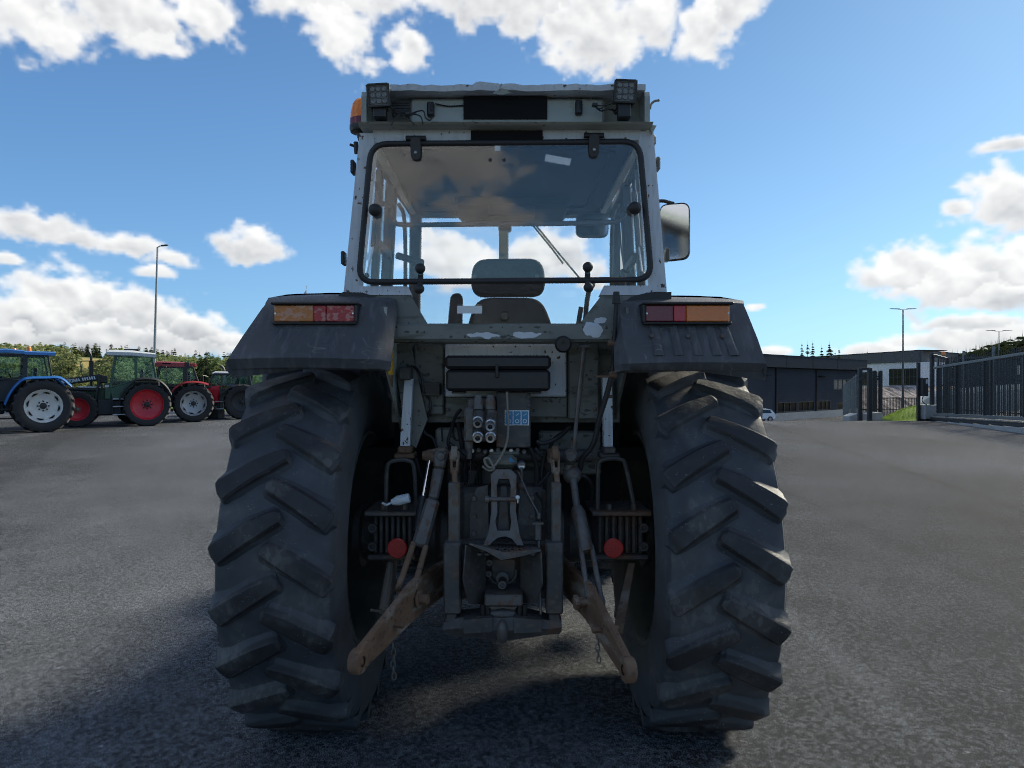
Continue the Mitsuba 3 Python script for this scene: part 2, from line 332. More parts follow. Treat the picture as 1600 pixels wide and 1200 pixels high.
structure("yard", sheet(np.concatenate([np.linspace(-70, -8, 26), np.linspace(-6, 24, 61), np.linspace(26, 90, 22)]), np.concatenate([np.linspace(-25, 60, 90), np.linspace(62, 125, 22)]), ground_z), "asphalt", True)

def terrain_color(p, n, uv):
    f = FB(p.x * .012, p.y * .012, 2, 3); g = FB(p.x * .5, p.y * .5, 2, 3)
    c = MIX((.10, .125, .045), (.20, .195, .075), SS(.42, .62, f))
    c = MIX(c, (.26, .20, .07), SS(.60, .66, FB(p.x * .02, p.y * .008, 8, 2)))
    return c * (.7 + .6 * g)
pr("terrain_mat", terrain_color, .9, spec=.2)
def grass_color(p, n, uv): return MIX((.10, .16, .028), (.20, .28, .06), FB(p.x * 3, p.y * 3, p.z * 3, 4))
pr("grass_mat", grass_color, .85, spec=.1); leaf("grass_blade", grass_color)
structure("terrain", sheet(np.concatenate([np.linspace(-1600, -150, 60), np.linspace(-140, 200, 86), np.linspace(220, 1600, 50)]), np.concatenate([np.linspace(-800, -30, 12), np.linspace(-26, 200, 76), np.linspace(206, 1000, 100), np.linspace(1050, 2500, 10)]),
          lambda x, y: ground_z(x, y) - .12 + hill_z(x, y)), "terrain_mat", True)

# left verge: a pale kerb and long grass behind the parked row
ks = np.array([(-70, 40.5), (-40, 39.0), (-18.5, 38.4), (-14, 41.5), (-8, 47.0)])
structure("kerb", loft([np.array([(x, y, -.05), (x, y + .30, -.05), (x, y + .30, .12), (x, y + .02, .12)]) for x, y in curve(ks, 6)]), "concrete")
structure("verge", loft([np.array([(x, y + .31, .09), (x - .5, y + 4, .35), (x - 1, y + 12, .25), (x - 1, y + 12, -.4), (x, y + .31, -.4)]) for x, y in curve(ks, 6)]), "grass_mat", 60)

# ---------------------------------------------------------------- trees
pr("bark", lambda p, n, uv: MIX((.05, .042, .035), (.12, .10, .085), FB(p.x * 9, p.y * 9, p.z * 3, 3)), .9, spec=.2)
leaf("leaf_light", lambda p, n, uv: MIX((.17, .20, .08), (.32, .34, .16), N(p.x * 1.9, p.y * 1.9, p.z * 1.9)))
leaf("needle_dark", lambda p, n, uv: MIX((.030, .044, .022), (.080, .096, .046), N(p.x * 1.7, p.y * 1.7, p.z * 1.7)), .5)
leaf("hill_leaf", lambda p, n, uv: MIX((.15, .195, .080), (.34, .37, .155), SS(.25, .75, FB(p.x * .05, p.y * .03, p.z * .08, 4))))

def spruce_mesh(h, r, rng, whorls=16, per=11):
    """Drooping boughs of a spruce as many small blades."""
    v = []
    for w in range(whorls):
        t = (w + rng.uniform(-.2, .2)) / whorls; z0 = h * (.08 + .92 * t) + rng.uniform(-.4, .4) * h / whorls; R = r * (1 - t) ** .85 * rng.uniform(.75, 1.15) + .05
        for k in range(per if t < .8 else max(5, per // 2)):
            a = rng.uniform(0, 2 * math.pi); L = R * rng.uniform(.55, 1.1); d = V(math.cos(a), math.sin(a), 0); s = V(-d[1], d[0], 0)
            drop = rng.uniform(.15, .5) * L
            for q in (.35, .65, 1.0):
                c = V(0, 0, z0) + d * L * q - V(0, 0, drop * q * q); b = V(0, 0, z0) + d * L * max(0, q - .5); wd = L * .26 * (1.25 - q) + .05 * r
                v += [b, c + s * wd - V(0, 0, wd * .5), c - s * wd - V(0, 0, wd * .6)]
                v += [b, c + V(0, 0, wd * .5), c - V(0, 0, wd * 1.3)]
    v += [V(-.02 * r, 0, h * .9), V(.02 * r, 0, h * .9), V(0, 0, h * 1.04)]
    v = np.array(v); return tm(v, np.arange(len(v)).reshape(-1, 3))
def leafy_mesh(h, r, rng, clumps=34, per=46, size=.20):
    cs, v = [], []
    for i in range(clumps):
        t = rng.uniform(.18, 1); a = rng.uniform(0, 2 * math.pi); q = math.sqrt(rng.uniform(.02, 1)) * math.sin(math.pi * (.16 + .80 * t)) ** .7
        cs.append((V(math.cos(a) * r * q, math.sin(a) * r * q, h * t), rng.uniform(.16, .34) * r))
    for c, cr in cs:
        for k in range(per):
            d = unit(rng.normal(size=3)) * cr * rng.uniform(.4, 1.05) ** .6; p = c + d; n = unit(rng.normal(size=3)); a, b, _ = frame(n); s = size * rng.uniform(.5, 1.2)
            v += [p + a * s, p + b * s * .6, p - a * s, p - a * s, p - b * s * .6, p + a * s]
    v = np.array(v); return tm(v, np.arange(len(v)).reshape(-1, 3)), cs
def plant_spruce(key, label, x, y, h, r, seed, group=None, z=None, whorls=16, per=11):
    rng = np.random.default_rng(seed); b = V(x, y, (float(ground_z(x, y) + hill_z(x, y)) if z is None else z) - .15); k = free(key)
    add(k + "__trunk", tube([b, b + V(0, 0, h * .5), b + V(.02, 0, h * .97)], [.022 * h * .6 + .05, .012 * h * .6 + .03, .015], 6), "bark")
    add(k + "__crown", move(spruce_mesh(h, r, rng, whorls, per), b), "needle_dark", False)
    return tag(k, label, "tree", group)
def plant_leafy(key, label, x, y, h, r, seed, group=None, mat="leaf_light", size=.2):
    rng = np.random.default_rng(seed); b = V(x, y, float(ground_z(x, y)) - .15); k = free(key)
    m, cs = leafy_mesh(h, r, rng, size=size)
    limbs = [tube([b, b + V(.05, 0, h * .3), b + V(.1, .05, h * .62)], [.035 * h ** .8, .026 * h ** .8, .02], 7)]
    for c, cr in cs[:9]: limbs.append(tube([b + V(.04, 0, h * .22), b + c * V(.5, .5, .75) + V(0, 0, h * .05), b + c], [.035, .025, .012], 5))
    add(k + "__trunk", cat(limbs), "bark"); add(k + "__crown", move(m, b), mat, False)
    return tag(k, label, "tree", group)

# pale broadleaf trees in the gap between the blue and the green tractor and along the row
rngT = np.random.default_rng(5)
LT = [(-48.5, 70, 4.2, 2.5), (-46.2, 74, 5.2, 2.7), (-43.6, 71, 4.6, 2.3), (-42.2, 76, 5.0, 2.4), (-39.6, 72, 3.9, 2.2), (-55.5, 76, 5.2, 2.9), (-52.5, 79, 5.6, 2.6), (-36.5, 76, 4.4, 2.2), (-59.0, 72, 4.9, 2.8)]
LW = ["pale broadleaf tree left of the dark exhaust of the green tractor", "tallest pale tree in the gap between the blue and green tractors", "pale round tree just left of the black exhaust stack", "pale leafy tree behind the exhaust of the green tractor",
      "small pale tree behind the windscreen of the green tractor", "pale tree behind the rear cab post of the blue tractor", "broad pale tree right of the blue cab", "pale tree seen through the green tractor's windows", "pale tree seen through the blue tractor's cab glass"]
for i, (x, y, h, r) in enumerate(LT):
    plant_leafy("broadleaf_tree", LW[i], x, y, h, r, 100 + i, "pale trees behind the parked tractors")
for i, (x, y, h, r) in enumerate([(-33.0, 78, 5.4, 1.9), (-31.4, 80, 4.9, 1.8), (-29.6, 79, 4.3, 1.7), (-38.0, 88, 5.9, 2.0), (-44.9, 90, 6.3, 2.2), (-27.4, 82, 3.9, 1.6)]):
    plant_spruce("spruce_tree", ["dark spruce right of the red tractor's cab", "dark spruce between the red and the far green tractor", "short dark spruce above the far green tractor's bonnet", "dark spruce behind the green tractor's cab",
                 "dark spruce behind the pale broadleaf trees", "dark spruce behind the far green tractor's cab"][i], x, y, h, r, 40 + i, "dark spruces behind the parked tractors")
# a mass of wooded hillside
def wood(key, pts, mats, seed, label):
    rng = np.random.default_rng(seed); kinds = [spruce_mesh(1, .24, rng, 10, 7) for _ in range(4)] + [leafy_mesh(1, .34, rng, 9, 9, .12)[0] for _ in range(4)]; vs = []
    for x, y, z, h, con in pts:
        m = kinds[rng.integers(4) + (0 if con else 4)]; a = rng.uniform(0, 6.28); c, s = math.cos(a), math.sin(a)
        q = m.vertices @ np.array([[c, s, 0], [-s, c, 0], [0, 0, 1]]) * h * V(rng.uniform(.85, 1.25), rng.uniform(.85, 1.25), 1); vs.append(q + V(x, y, z))
    v = np.vstack(vs); add(key, tm(v, np.arange(len(v)).reshape(-1, 3)), mats, False); tag(key, label, "forest", kind="stuff")
rngW = np.random.default_rng(11); pts = []
while len(pts) < 2300:
    y = rngW.uniform(115, 780); x = -y * rngW.uniform(.28, .78)
    d = nfbm(np.array([x * .012, y * .008, 0.0]), 3, 2)
    if d < .47: continue
    ht = rngW.uniform(5, 9) if y < 300 else rngW.uniform(7, 13)
    pts.append((x, y, float(hill_z(x, y) + ground_z(x, y)) - .3, ht * (.6 if y < 200 else 1), rngW.random() < .35))
wood("hillside_forest", pts, "hill_leaf", 12, "mixed pale green forest covering the low hillside behind the parked tractors")
pts = []
for i in range(330):
    x = rngW.uniform(-620, -240); y = rngW.uniform(740, 860)
    if nfbm(np.array([x * .02, 1.0, 0]), 2, 9) > .45 or x < -430: pts.append((x, y, float(hill_z(x, y)) - .5, rngW.uniform(10, 17), True))
wood("ridge_forest", pts, "needle_dark", 13, "dark conifer forest along the skyline of the left hill")
pts = []
for i in range(420):
    y = rngW.uniform(150, 215); k = rngW.uniform(.60, .86); x = y * k
    top = 1.58 + np.interp(800 + 1130 * k, [1470, 1500, 1540, 1570, 1600, 1700], [46, 53, 62, 70, 78, 92]) / 1130 * y + rngW.uniform(-2.2, .3)
    z = float(hill_z(x, y) + ground_z(x, y)) - .5; pts.append((x, y, z, max(3.5, top - z), True))
wood("conifer_wood", pts, "needle_dark", 14, "dark conifer wood on the rise above the sliding gate")
SP = [(51.313, 128, 8.603), (53.150, 130, 8.943), (52.823, 127, 8.885), (56.110, 131, 8.420), (56.623, 129, 8.886), (60.144, 133, 8.053), (62.566, 140, 7.651), (93.319, 190, 10.323), (92.942, 192, 9.906)]
SL = ["leftmost spruce above the dark building's roof", "second spruce from the left above the dark roof", "third spruce in the clump above the dark roof", "slim spruce just right of the clump of three", "tall wide spruce alone above the dark roof", "rightmost spruce above the dark building's roof",
      "tiny spruce top beside the rightmost spruce of the dark roof", "right one of two distant treetops above the white building", "left one of two distant treetops above the white building"]
for i, (x, y, zt) in enumerate(SP): plant_spruce("spruce_tree", SL[i], x, y, (zt + 4.0) / .98, 1.9 if i != 4 else 2.6, 70 + i, "spruces above the buildings", z=-4.0, whorls=30, per=16)

# ---------------------------------------------------------------- the worn grey tractor, seen from behind
def tyre(R, half, rim, lugs, lh, seg=150, seed=1, fine=True):
    """A tractor tyre on the x axis: carcass of revolution plus staggered chevron lugs."""
    rng = np.random.default_rng(seed); k = half / .249; rc = R - lh
    prof = [(rim - .01, -.70), (rim, -.80), (rim + .02, -.86), (rim + .08, -.98), (rim + .14, -1.03), (rim + .21, -1.035), (rc - .085, -1.01), (rc - .045, -.98), (rc - .020, -.92), (rc - .008, -.72), (rc, -.3)]
    prof = [(r, t * half) for r, t in prof]; prof = prof + [(rc + .001, 0)] + [(r, -t) for r, t in prof[::-1]]
    body = lathe(prof, (0, 0, 0), (1, 0, 0), seg, closed=True)
    if fine:
        v = body.vertices; rad = np.hypot(v[:, 1], v[:, 2]); d = .008 * (nfbm(v * 7, 3, seed) - .5)
        s = 1 + d / np.maximum(rad, .1); body.vertices = np.stack([v[:, 0] * (1 + .4 * d / half), v[:, 1] * s, v[:, 2] * s], 1)
    us = np.array([t for r, t in prof]); rs = np.array([r for r, t in prof])
    out = [body]
    st = np.array([-.036, -.022, .015, .06, .10, .14, .18, .212, .232, .243, .249]) * k
    wt = np.interp(st, np.array([-.036, -.022, .05, .15, .23, .25]) * k, np.array([.014, .026, .034, .038, .042, .044]) * (R / .87))
    for side in (-1, 1):
        for i in range(lugs):
            s0 = (i + (.5 if side > 0 else 0)) * 2 * np.pi / lugs * R; wear = rng.uniform(-.003, .003); rings = []
            for q, u in enumerate(st):
                ua = max(u, 0); s = s0 - (.52 * u + .45 * ua * ua / k) + (.05 if fine else .05)
                tu, ts = unit([1, -(.52 + .9 * ua / k)]); pu, ps = -ts, tu; w = wt[q]
                top = R + wear - .014 * (ua / (.24 * k)) ** 2 - (.010 if q == 0 else 0) - (.008 if q == 8 else .026 if q == 9 else .085 if q == 10 else 0) * (lh / .045) + rng.uniform(-.0015, .0015)
                mid = len(us) // 2; base = np.interp(u, us[mid:mid + 6], rs[mid:mid + 6]) - .012
                wb = w + (.034 if q < 9 else .014) * lh / .045; ring = []
                mb = base + .012 + .30 * (top - base - .012)
                for dw, r in ((-wb - .012, base), (-w - .011, mb), (-w - .003, top - .008), (-w + .006, top), (0, top + .001), (w - .006, top), (w + .003, top - .008), (w + .011, mb), (wb + .012, base)):
                    uu, ss = u + pu * dw, s + ps * dw
                    uu = min(uu, half * 1.0); ph = ss / R; ring.append((side * uu, -r * math.cos(ph), r * math.sin(ph)))
                rings.append(ring if side > 0 else ring[::-1])
            out.append(loft(rings))
    return cat(out)
AX = V(-.045, 3.56, .835)           # middle of the rear axle
for key, x, seed in (("tractor__rear_wheel", -.910, 3), ("tractor__rear_wheel_001", .822, 8)):
    sgn = -1 if x < 0 else 1
    m = tyre(.872, .234, .49, 22, .038, 168, seed)
    m = rot(m, 4.0 if sgn < 0 else 1.0, (1, 0, 0), (0, 0, 0))
    add(key + "__tyre", move(m, (x, AX[1], AX[2])), "rubber", 27)
    rim = lathe([(.515, -.205), (.500, -.212), (.482, -.200), (.470, -.16), (.445, -.13), (.435, 0), (.445, .13), (.470, .16), (.482, .200), (.500, .212), (.515, .205), (.490, .19), (.455, .125), (.445, 0), (.455, -.125), (.49, -.19)], (x, AX[1], AX[2]), (1, 0, 0), 64, closed=True)
    disc = lathe([(.44, .02), (.40, .0), (.30, .05), (.16, .07), (.0, .07), (.0, .085), (.16, .085), (.31, .065), (.40, .015), (.44, .035)], (x, AX[1], AX[2]), (sgn, 0, 0), 48, closed=True)
    add(key + "__rim", cat(rim, disc), "rim_grey", 40)
    add(key + "__hub", cat([lathe([(.0, .04), (.13, .04), (.14, .06), (.14, .12), (.11, .15), (.0, .16)], (x, AX[1], AX[2]), (sgn, 0, 0), 28)] + [cyl((x + sgn * .08, AX[1] + .115 * math.cos(a), AX[2] + .115 * math.sin(a)), (x + sgn * .14, AX[1] + .115 * math.cos(a), AX[2] + .115 * math.sin(a)), .014, 8) for a in np.arange(8) * math.pi / 4]), "rim_grey")
for key, x, seed in (("tractor__front_wheel", -.82, 13), ("tractor__front_wheel_001", .73, 18)):
    c = (x, 6.25, .62); sgn = -1 if x < 0 else 1
    add(key + "__tyre", move(tyre(.645, .185, .36, 19, .04, 96, seed, False), c), "rubber", 38)
    add(key + "__rim", cat(lathe([(.38, -.16), (.34, -.14), (.32, 0), (.34, .14), (.38, .16), (.36, .13), (.335, 0), (.36, -.13)], c, (1, 0, 0), 40, closed=True), lathe([(.33, .0), (.2, .03), (.0, .03), (.0, .05), (.2, .05), (.33, .02)], c, (sgn, 0, 0), 32, closed=True)), "rim_grey", 40)

# --- drive line, engine and bonnet ahead of the axle
add("tractor__transmission_housing", cat(span(-.30, .22, 3.34, 5.3, .62, 1.26, .03), span(-.24, .16, 3.30, 3.36, .60, 1.20, .015)), "greasy")
add("tractor__engine", cat(span(-.27, .19, 5.3, 6.9, .62, 1.15, .04), cyl((-.30, 5.6, .95), (-.30, 6.1, .95), .05), span(-.2, .12, 6.9, 7.05, .75, 1.5, .03)), "greasy")
add("tractor__front_axle", cat(bar((-.72, 6.25, .60), (.63, 6.25, .60), .14, .16, ch=.03), span(-.16, .08, 6.1, 6.4, .55, .75, .03)), "greasy")
add("tractor__bonnet", loft([np.array([(-.36, y, 1.12), (-.37, y, z - .1), (-.30, y, z), (.21, y, z), (.28, y, z - .1), (.27, y, 1.12)]) for y, z in ((4.85, 1.72), (5.4, 1.70), (6.6, 1.62), (7.05, 1.56), (7.1, 1.45))]), "grey_paint")
for s in (-1, 1):
    k = "tractor__rear_axle_housing"
    add(k, lathe([(.0, 0), (.17, 0), (.17, .04), (.13, .07), (.115, .30), (.12, .42), (.15, .43), (.15, .46), (.0, .46)], (AX[0] + s * .25, AX[1], AX[2]), (s, 0, 0), 28), "greasy")

# --- axle flange blocks with ribs, plates and round red reflectors
for s, x0, x1, xr in ((-1, 580, 652, 621), (1, 925, 1008, 958)):
    X0, X1 = (-0.633, -0.422) if s < 0 else (0.359, 0.598)
    k = free("tractor__axle_bracket"); ribs = [span(X0 + .02, X1 - .02, 3.24, 3.5, 0.822, 0.993, .01)]
    for q in np.linspace(X0 + .03, X1 - .03, 7): ribs.append(span(q - .008, q + .008, 3.19, 3.26, 0.832, 0.997, .004))
    add(k + "__rib_block", cat(ribs), "greasy")
    add(k + "__top_plate", span(X0 - .01, X1 + .01, 3.14, 3.45, 1.005, 1.025, .004), "worn_steel" if s < 0 else "greasy")
    add(k + "__bottom_plate", span(X0, X1, 3.16, 3.45, 0.810, 0.830, .004), "greasy")
    for bx in (X0 + .02 if s < 0 else X1 - .02,):
        for z in (0.948, 0.866): add(k + "__bolt", cat(lathe([(.0, 0), (.020, 0), (.020, .03), (.011, .03), (.011, .016), (0, .016)], (bx, 3.20, z), (0, -1, 0), 14)), "greasy")
    for q in (.30, .75): add(k + "__bolt", cyl((X0 + (X1 - X0) * q, 3.2, 1.022), (X0 + (X1 - X0) * q, 3.2, 1.048), .012, 6), "worn_steel")
    XR = -0.488 if s < 0 else 0.431
    rk = add("tractor__reflector", lathe([(0, 0), (.042, 0), (.042, .009), (.039, .011), (.0, .0112)], (XR, 3.08, 0.882), (0, -1, 0), 32), "reflector_red", 20)
    labels[rk] = {"label": "round red reflector on the left axle bracket" if s < 0 else "round red reflector on the right axle bracket"}
    add(k + "__arm", bar((XR, 3.09, 0.871), ((X0 + X1) / 2, 3.2, 0.821), .03, .006), "greasy")
    # bent tube hoop over the axle
    pts = [(-0.558, 3.2, 1.019), (-0.555, 3.2, 1.178), (-0.544, 3.2, 1.229), (-0.504, 3.2, 1.243), (-0.459, 3.2, 1.240), (-0.433, 3.2, 1.206), (-0.425, 3.2, 1.025)] if s < 0 else [(0.379, 3.2, 1.019), (0.382, 3.2, 1.198), (0.391, 3.2, 1.237), (0.430, 3.2, 1.249), (0.481, 3.2, 1.246), (0.504, 3.2, 1.212), (0.544, 3.2, 1.025)]
    add("tractor__axle_hoop", tube(curve(pts, 4), .010, 8), "greasy")
add("tractor__white_plug", cat(tube([(-0.519, 3.12, 1.069), (-0.491, 3.12, 1.077), (-0.442, 3.12, 1.089)], [.012, .022, .020], 12), tube(curve([(-0.519, 3.12, 1.069), (-0.538, 3.1, 1.062), (-0.551, 3.08, 1.073)]), .005, 6)), "sticker_white", 50)

# --- wing side plates, white posts and the tail wall of the cab
for s, X in ((-1, -.520), (1, .472)):
    pts = [(X, 3.00, 1.66), (X, 3.00, 1.90), (X, 4.3, 1.96), (X, 4.3, 1.15), (X, 3.62, 1.24)]
    add("tractor__wing_side_plate", plate(pts, .012, away=(s, 0, 0)), "grey_paint" if s < 0 else "body_paint")
for z0, z1, c in ((1.690, 1.767, 1), (1.621, 1.682, 1)):
    add("tractor__warning_sticker", span(-.5195, -.5170, 3.035, 3.165, z0, z1), "sticker_yellow")
add("tractor__warning_sticker", plate([(-.5195, 3.06, 1.618), (-.5195, 3.15, 1.618), (-.5195, 3.14, 1.564), (-.5195, 3.10, 1.580)], .0025, away=(1, 0, 0)), "rusty")
add("tractor__cab_post", plate([(-0.479, 3.22, 1.603), (-0.442, 3.22, 1.603), (-0.456, 3.22, 1.304), (-0.499, 3.22, 1.304)], .05), "white_paint")
add("tractor__cab_post", plate([(0.405, 3.22, 1.608), (0.445, 3.22, 1.608), (0.450, 3.22, 1.301), (0.410, 3.22, 1.301)], .05), "white_paint")
add("tractor__post_foot", cat(box((-0.476, 3.24, 1.288), (.062, .08, .03), .006), box((-0.479, 3.26, 1.260), (.09, .1, .025), .006)), "rusty")
add("tractor__post_foot", cat(box((0.433, 3.24, 1.285), (.056, .08, .03), .006), box((0.436, 3.26, 1.260), (.09, .1, .025), .006)), "greasy")
add("tractor__post_bracket", span(-0.501, -0.447, 3.19, 3.3, 1.597, 1.656, .006), "greasy")
add("tractor__rear_wall", cat(span(-0.559, 0.500, 3.36, 3.39, 1.402, 1.794), plate([(-0.473, 3.34, 1.763), (-0.473, 3.34, 1.426), (-0.402, 3.34, 1.698)], .02)), "body_paint")
add("tractor__wall_panel", plate([(-0.542, 3.26, 1.762), (-0.462, 3.26, 1.762), (-0.381, 3.26, 1.421), (-0.433, 3.26, 1.292), (-0.473, 3.26, 1.320)], .05), "body_paint")
add("tractor__wall_panel", span(-0.447, -0.312, 3.30, 3.355, 1.440, 1.761, .006), "body_paint")
add("tractor__wall_panel", span(0.257, 0.397, 3.30, 3.355, 1.419, 1.761, .006), "body_paint")
add("tractor__wall_panel", span(-0.306, 0.253, 3.32, 3.355, 1.427, 1.521, .004), "body_paint")
lp = add("tractor__back_plate", span(-0.306, 0.247, 3.29, 3.35, 1.522, 1.761, .006), "white_paint")
labels[lp] = {"label": "white painted plate behind the black box"}
# cable socket and its lead on the left panel
add("tractor__cable_reel", cat(span(-0.413, -0.320, 3.26, 3.30, 1.528, 1.586, .008), *[bar((-0.403, 3.255, z), (-0.326, 3.255, z), .01, .01) for z in np.linspace(1.580, 1.534, 4)]), "black")
add("tractor__lead", tube(curve([(-0.453, 3.2, 1.654), (-0.439, 3.22, 1.660), (-0.417, 3.25, 1.632), (-0.403, 3.25, 1.594), (-0.397, 3.25, 1.545), (-0.373, 3.27, 1.511), (-0.368, 3.27, 1.470), (-0.386, 3.28, 1.426)]), .006, 6), "black")
# black box
bx = "tractor__tool_box"
add(bx + "__body", span(-0.283, 0.164, 3.08, 3.285, 1.550, 1.641, .012), "black")
add(bx + "__lid", span(-0.286, 0.166, 3.072, 3.285, 1.644, 1.702, .012), "black")
add(bx + "__latch", span(-0.071, -0.057, 3.060, 3.08, 1.607, 1.662, .003), "black")
for x in (716, 835): add(bx + "__foot", span(-0.230 + (0 if x < 750 else 0.326 - 0.000) - .03, -0.230 + (0 if x < 750 else 0.326 - 0.000) + .03, 3.1, 3.2, 1.539, 1.550, .004), "black")

# --- cross beam under the rear glass and the raked cheeks
add("tractor__rear_beam", span(-0.509, 0.441, 3.06, 3.20, 1.759, 1.837, .012), "beam_paint")
add("tractor__window_cheek", plate([(-0.678, 3.1, 1.964), (-0.436, 3.1, 1.964), (-0.359, 3.075, 1.836), (-0.435, 3.075, 1.765), (-0.509, 3.075, 1.765), (-0.529, 3.08, 1.839)], .06), "body_paint")
add("tractor__window_cheek", plate([(0.387, 3.1, 1.964), (0.576, 3.1, 1.964), (0.458, 3.08, 1.853), (0.444, 3.075, 1.765), (0.354, 3.075, 1.765), (0.286, 3.075, 1.836)], .06), "beam_paint")
add("tractor__corner_boot", plate([(-0.739, 3.08, 1.923), (-0.739, 3.08, 1.962), (-0.720, 3.08, 1.972), (-0.638, 3.08, 1.970), (-0.578, 3.08, 1.951), (-0.515, 3.08, 1.907), (-0.515, 3.08, 1.880), (-0.654, 3.08, 1.896)], .14), "black_rubber")
add("tractor__corner_boot", plate([(0.679, 3.08, 1.918), (0.679, 3.08, 1.972), (0.578, 3.08, 1.970), (0.507, 3.08, 1.951), (0.463, 3.08, 1.918), (0.477, 3.08, 1.896)], .14), "black_rubber")

# --- cab frame
cb = "tractor__cab"
add(cb + "__rear_pillar", plate([(-0.722, 3.1, 1.972), (-0.658, 3.1, 1.972), (-0.647, 3.1, 2.046), (-0.584, 3.07, 2.607), (-0.590, 3.07, 2.645), (-0.647, 3.07, 2.645)], .08), "white_paint")
add(cb + "__rear_pillar", plate([(0.664, 3.1, 1.975), (0.604, 3.1, 1.975), (0.593, 3.1, 2.046), (0.538, 3.07, 2.612), (0.543, 3.07, 2.653), (0.600, 3.07, 2.653)], .08), "white_paint")
add(cb + "__rear_header", plate([(-0.593, 3.073, 2.668), (0.549, 3.073, 2.673), (0.545, 3.078, 2.618), (-0.588, 3.078, 2.607)], .08), "white_paint")
add(cb + "__rear_sill", plate([(-0.658, 3.098, 1.999), (-0.447, 3.098, 1.999), (-0.430, 3.095, 1.961), (-0.657, 3.095, 1.961)], .05), "white_paint")
add(cb + "__rear_sill", plate([(0.395, 3.098, 2.002), (0.603, 3.098, 2.002), (0.603, 3.095, 1.961), (0.375, 3.095, 1.961)], .05), "white_paint")
for s, XT, XB in ((-1, -.665, -.70), (1, .625, .66)):
    add(cb + "__middle_pillar", bar((XB + s * -.0, 3.98, 1.92), (XT, 4.0, 2.70), .06, .07, up=(0, 1, 0), ch=.01), "dark_trim")
    add(cb + "__front_pillar", bar((XB - s * (.06 if s < 0 else -.03), 4.72, 1.80), (XT - s * (.05 if s < 0 else -.045), 4.62, 2.70), .075, .06, up=(0, 1, 0), ch=.01), "dark_trim")
    add(cb + "__side_rail", bar((XT, 3.28, 2.69), (XT - s * (.03 if s < 0 else -.03), 4.66, 2.69), .06, .05, ch=.01), "dark_trim")
    add(cb + "__side_panel", plate([(XB, 3.18, 1.95), (XB, 4.72, 1.86), (XB - s * .02, 4.72, 1.2), (XB, 4.3, 1.2), (XB, 4.3, 1.95)], .03, away=(s, 0, 0)), "body_paint")
    add(cb + "__door_glass", plate([(XB, 3.26, 1.97), (XB, 3.95, 1.95), (XT, 3.96, 2.63), (XT, 3.32, 2.63)], .004, away=(s, 0, 0)) if False else tm([(XB, 3.26, 1.97), (XB, 3.95, 1.95), (XT, 3.96, 2.63), (XT, 3.32, 2.63)], [[0, 1, 2], [0, 2, 3]]), "glass", False)
    add(cb + "__door_glass", tm([(XB, 4.02, 1.95), (XB - s * (.06 if s < 0 else -.02), 4.69, 1.85), (XT - s * (.05 if s < 0 else -.035), 4.60, 2.63), (XT, 4.03, 2.63)], [[0, 1, 2], [0, 2, 3]]), "glass", False)
add(cb + "__windscreen", tm([(-.61, 4.74, 1.82), (.66, 4.74, 1.82), (.65, 4.64, 2.65), (-.60, 4.64, 2.65)], [[0, 1, 2], [0, 2, 3]]), "glass", False)
add(cb + "__front_header", span(-.66, .70, 4.58, 4.70, 2.655, 2.74, .01), "dark_trim")
add(cb + "__dashboard", cat(span(-.60, .56, 4.45, 4.75, 1.35, 1.83, .04), span(-.28, .22, 4.25, 4.5, 1.45, 1.86, .04)), "dark_trim")
add(cb + "__floor", span(-.69, .65, 3.40, 4.72, 1.22, 1.28), "matt_black")
add(cb + "__headliner", cat(plate([(-.61, 3.16, 2.680), (.57, 3.16, 2.680), (.55, 4.58, 2.672), (-.60, 4.58, 2.672)], .02, away=(0, 0, 1)), tube(rounded([(-.52, 3.36, 2.678), (.48, 3.36, 2.678), (.46, 4.45, 2.670), (-.50, 4.45, 2.670)], .08), .016, 6)), "ceiling")
add(cb + "__radio_console", cat(span(-0.335, 0.335, 4.22, 4.60, 2.607, 2.69, .02), span(-0.141, 0.134, 4.19, 4.4, 2.554, 2.628, .01)), "ceiling")
add(cb + "__sun_visor", plate([(-0.347, 4.45, 2.620), (-0.177, 4.45, 2.600), (-0.151, 4.5, 2.703), (-0.366, 4.5, 2.703)], .012), "dark_trim")
add(cb + "__sun_visor", plate([(0.189, 4.45, 2.612), (0.350, 4.45, 2.620), (0.362, 4.5, 2.755), (0.183, 4.5, 2.755)], .012), "dark_trim")
add(cb + "__centre_post", bar((-0.055, 4.8, 2.323), (-0.054, 4.72, 2.695), .062, .05, up=(0, 1, 0), ch=.008), "rim_grey")
add(cb + "__post_clamp", box((-0.046, 4.72, 2.599), (.085, .08, .05), .01), "dark_trim")
wp = cat(tube([(0.107, 4.66, 2.660), (0.282, 4.68, 2.450), (0.462, 4.7, 2.241)], .006, 6), tube([(0.087, 4.66, 2.660), (0.257, 4.68, 2.458), (0.332, 4.69, 2.360)], .006, 6))
add(cb + "__wiper", wp, "black")
mk = cb + "__inside_mirror"
loop = rounded([(0.389, 4.4, 2.620), (0.588, 4.4, 2.620), (0.583, 4.36, 2.471), (0.386, 4.36, 2.471)], .045)
add(mk + "_case", plate(loop, .025), "dark_trim"); add(mk, plate(np.array([V(*p) * .94 + np.array(loop).mean(0) * .06 + V(0, -.004, 0) for p in loop]), .003), "mirror_glass"); add(mk + "_stalk", tube([(0.550, 4.44, 2.582), (0.538, 4.5, 2.675), (0.529, 4.6, 2.728)], .008, 6), "dark_trim")
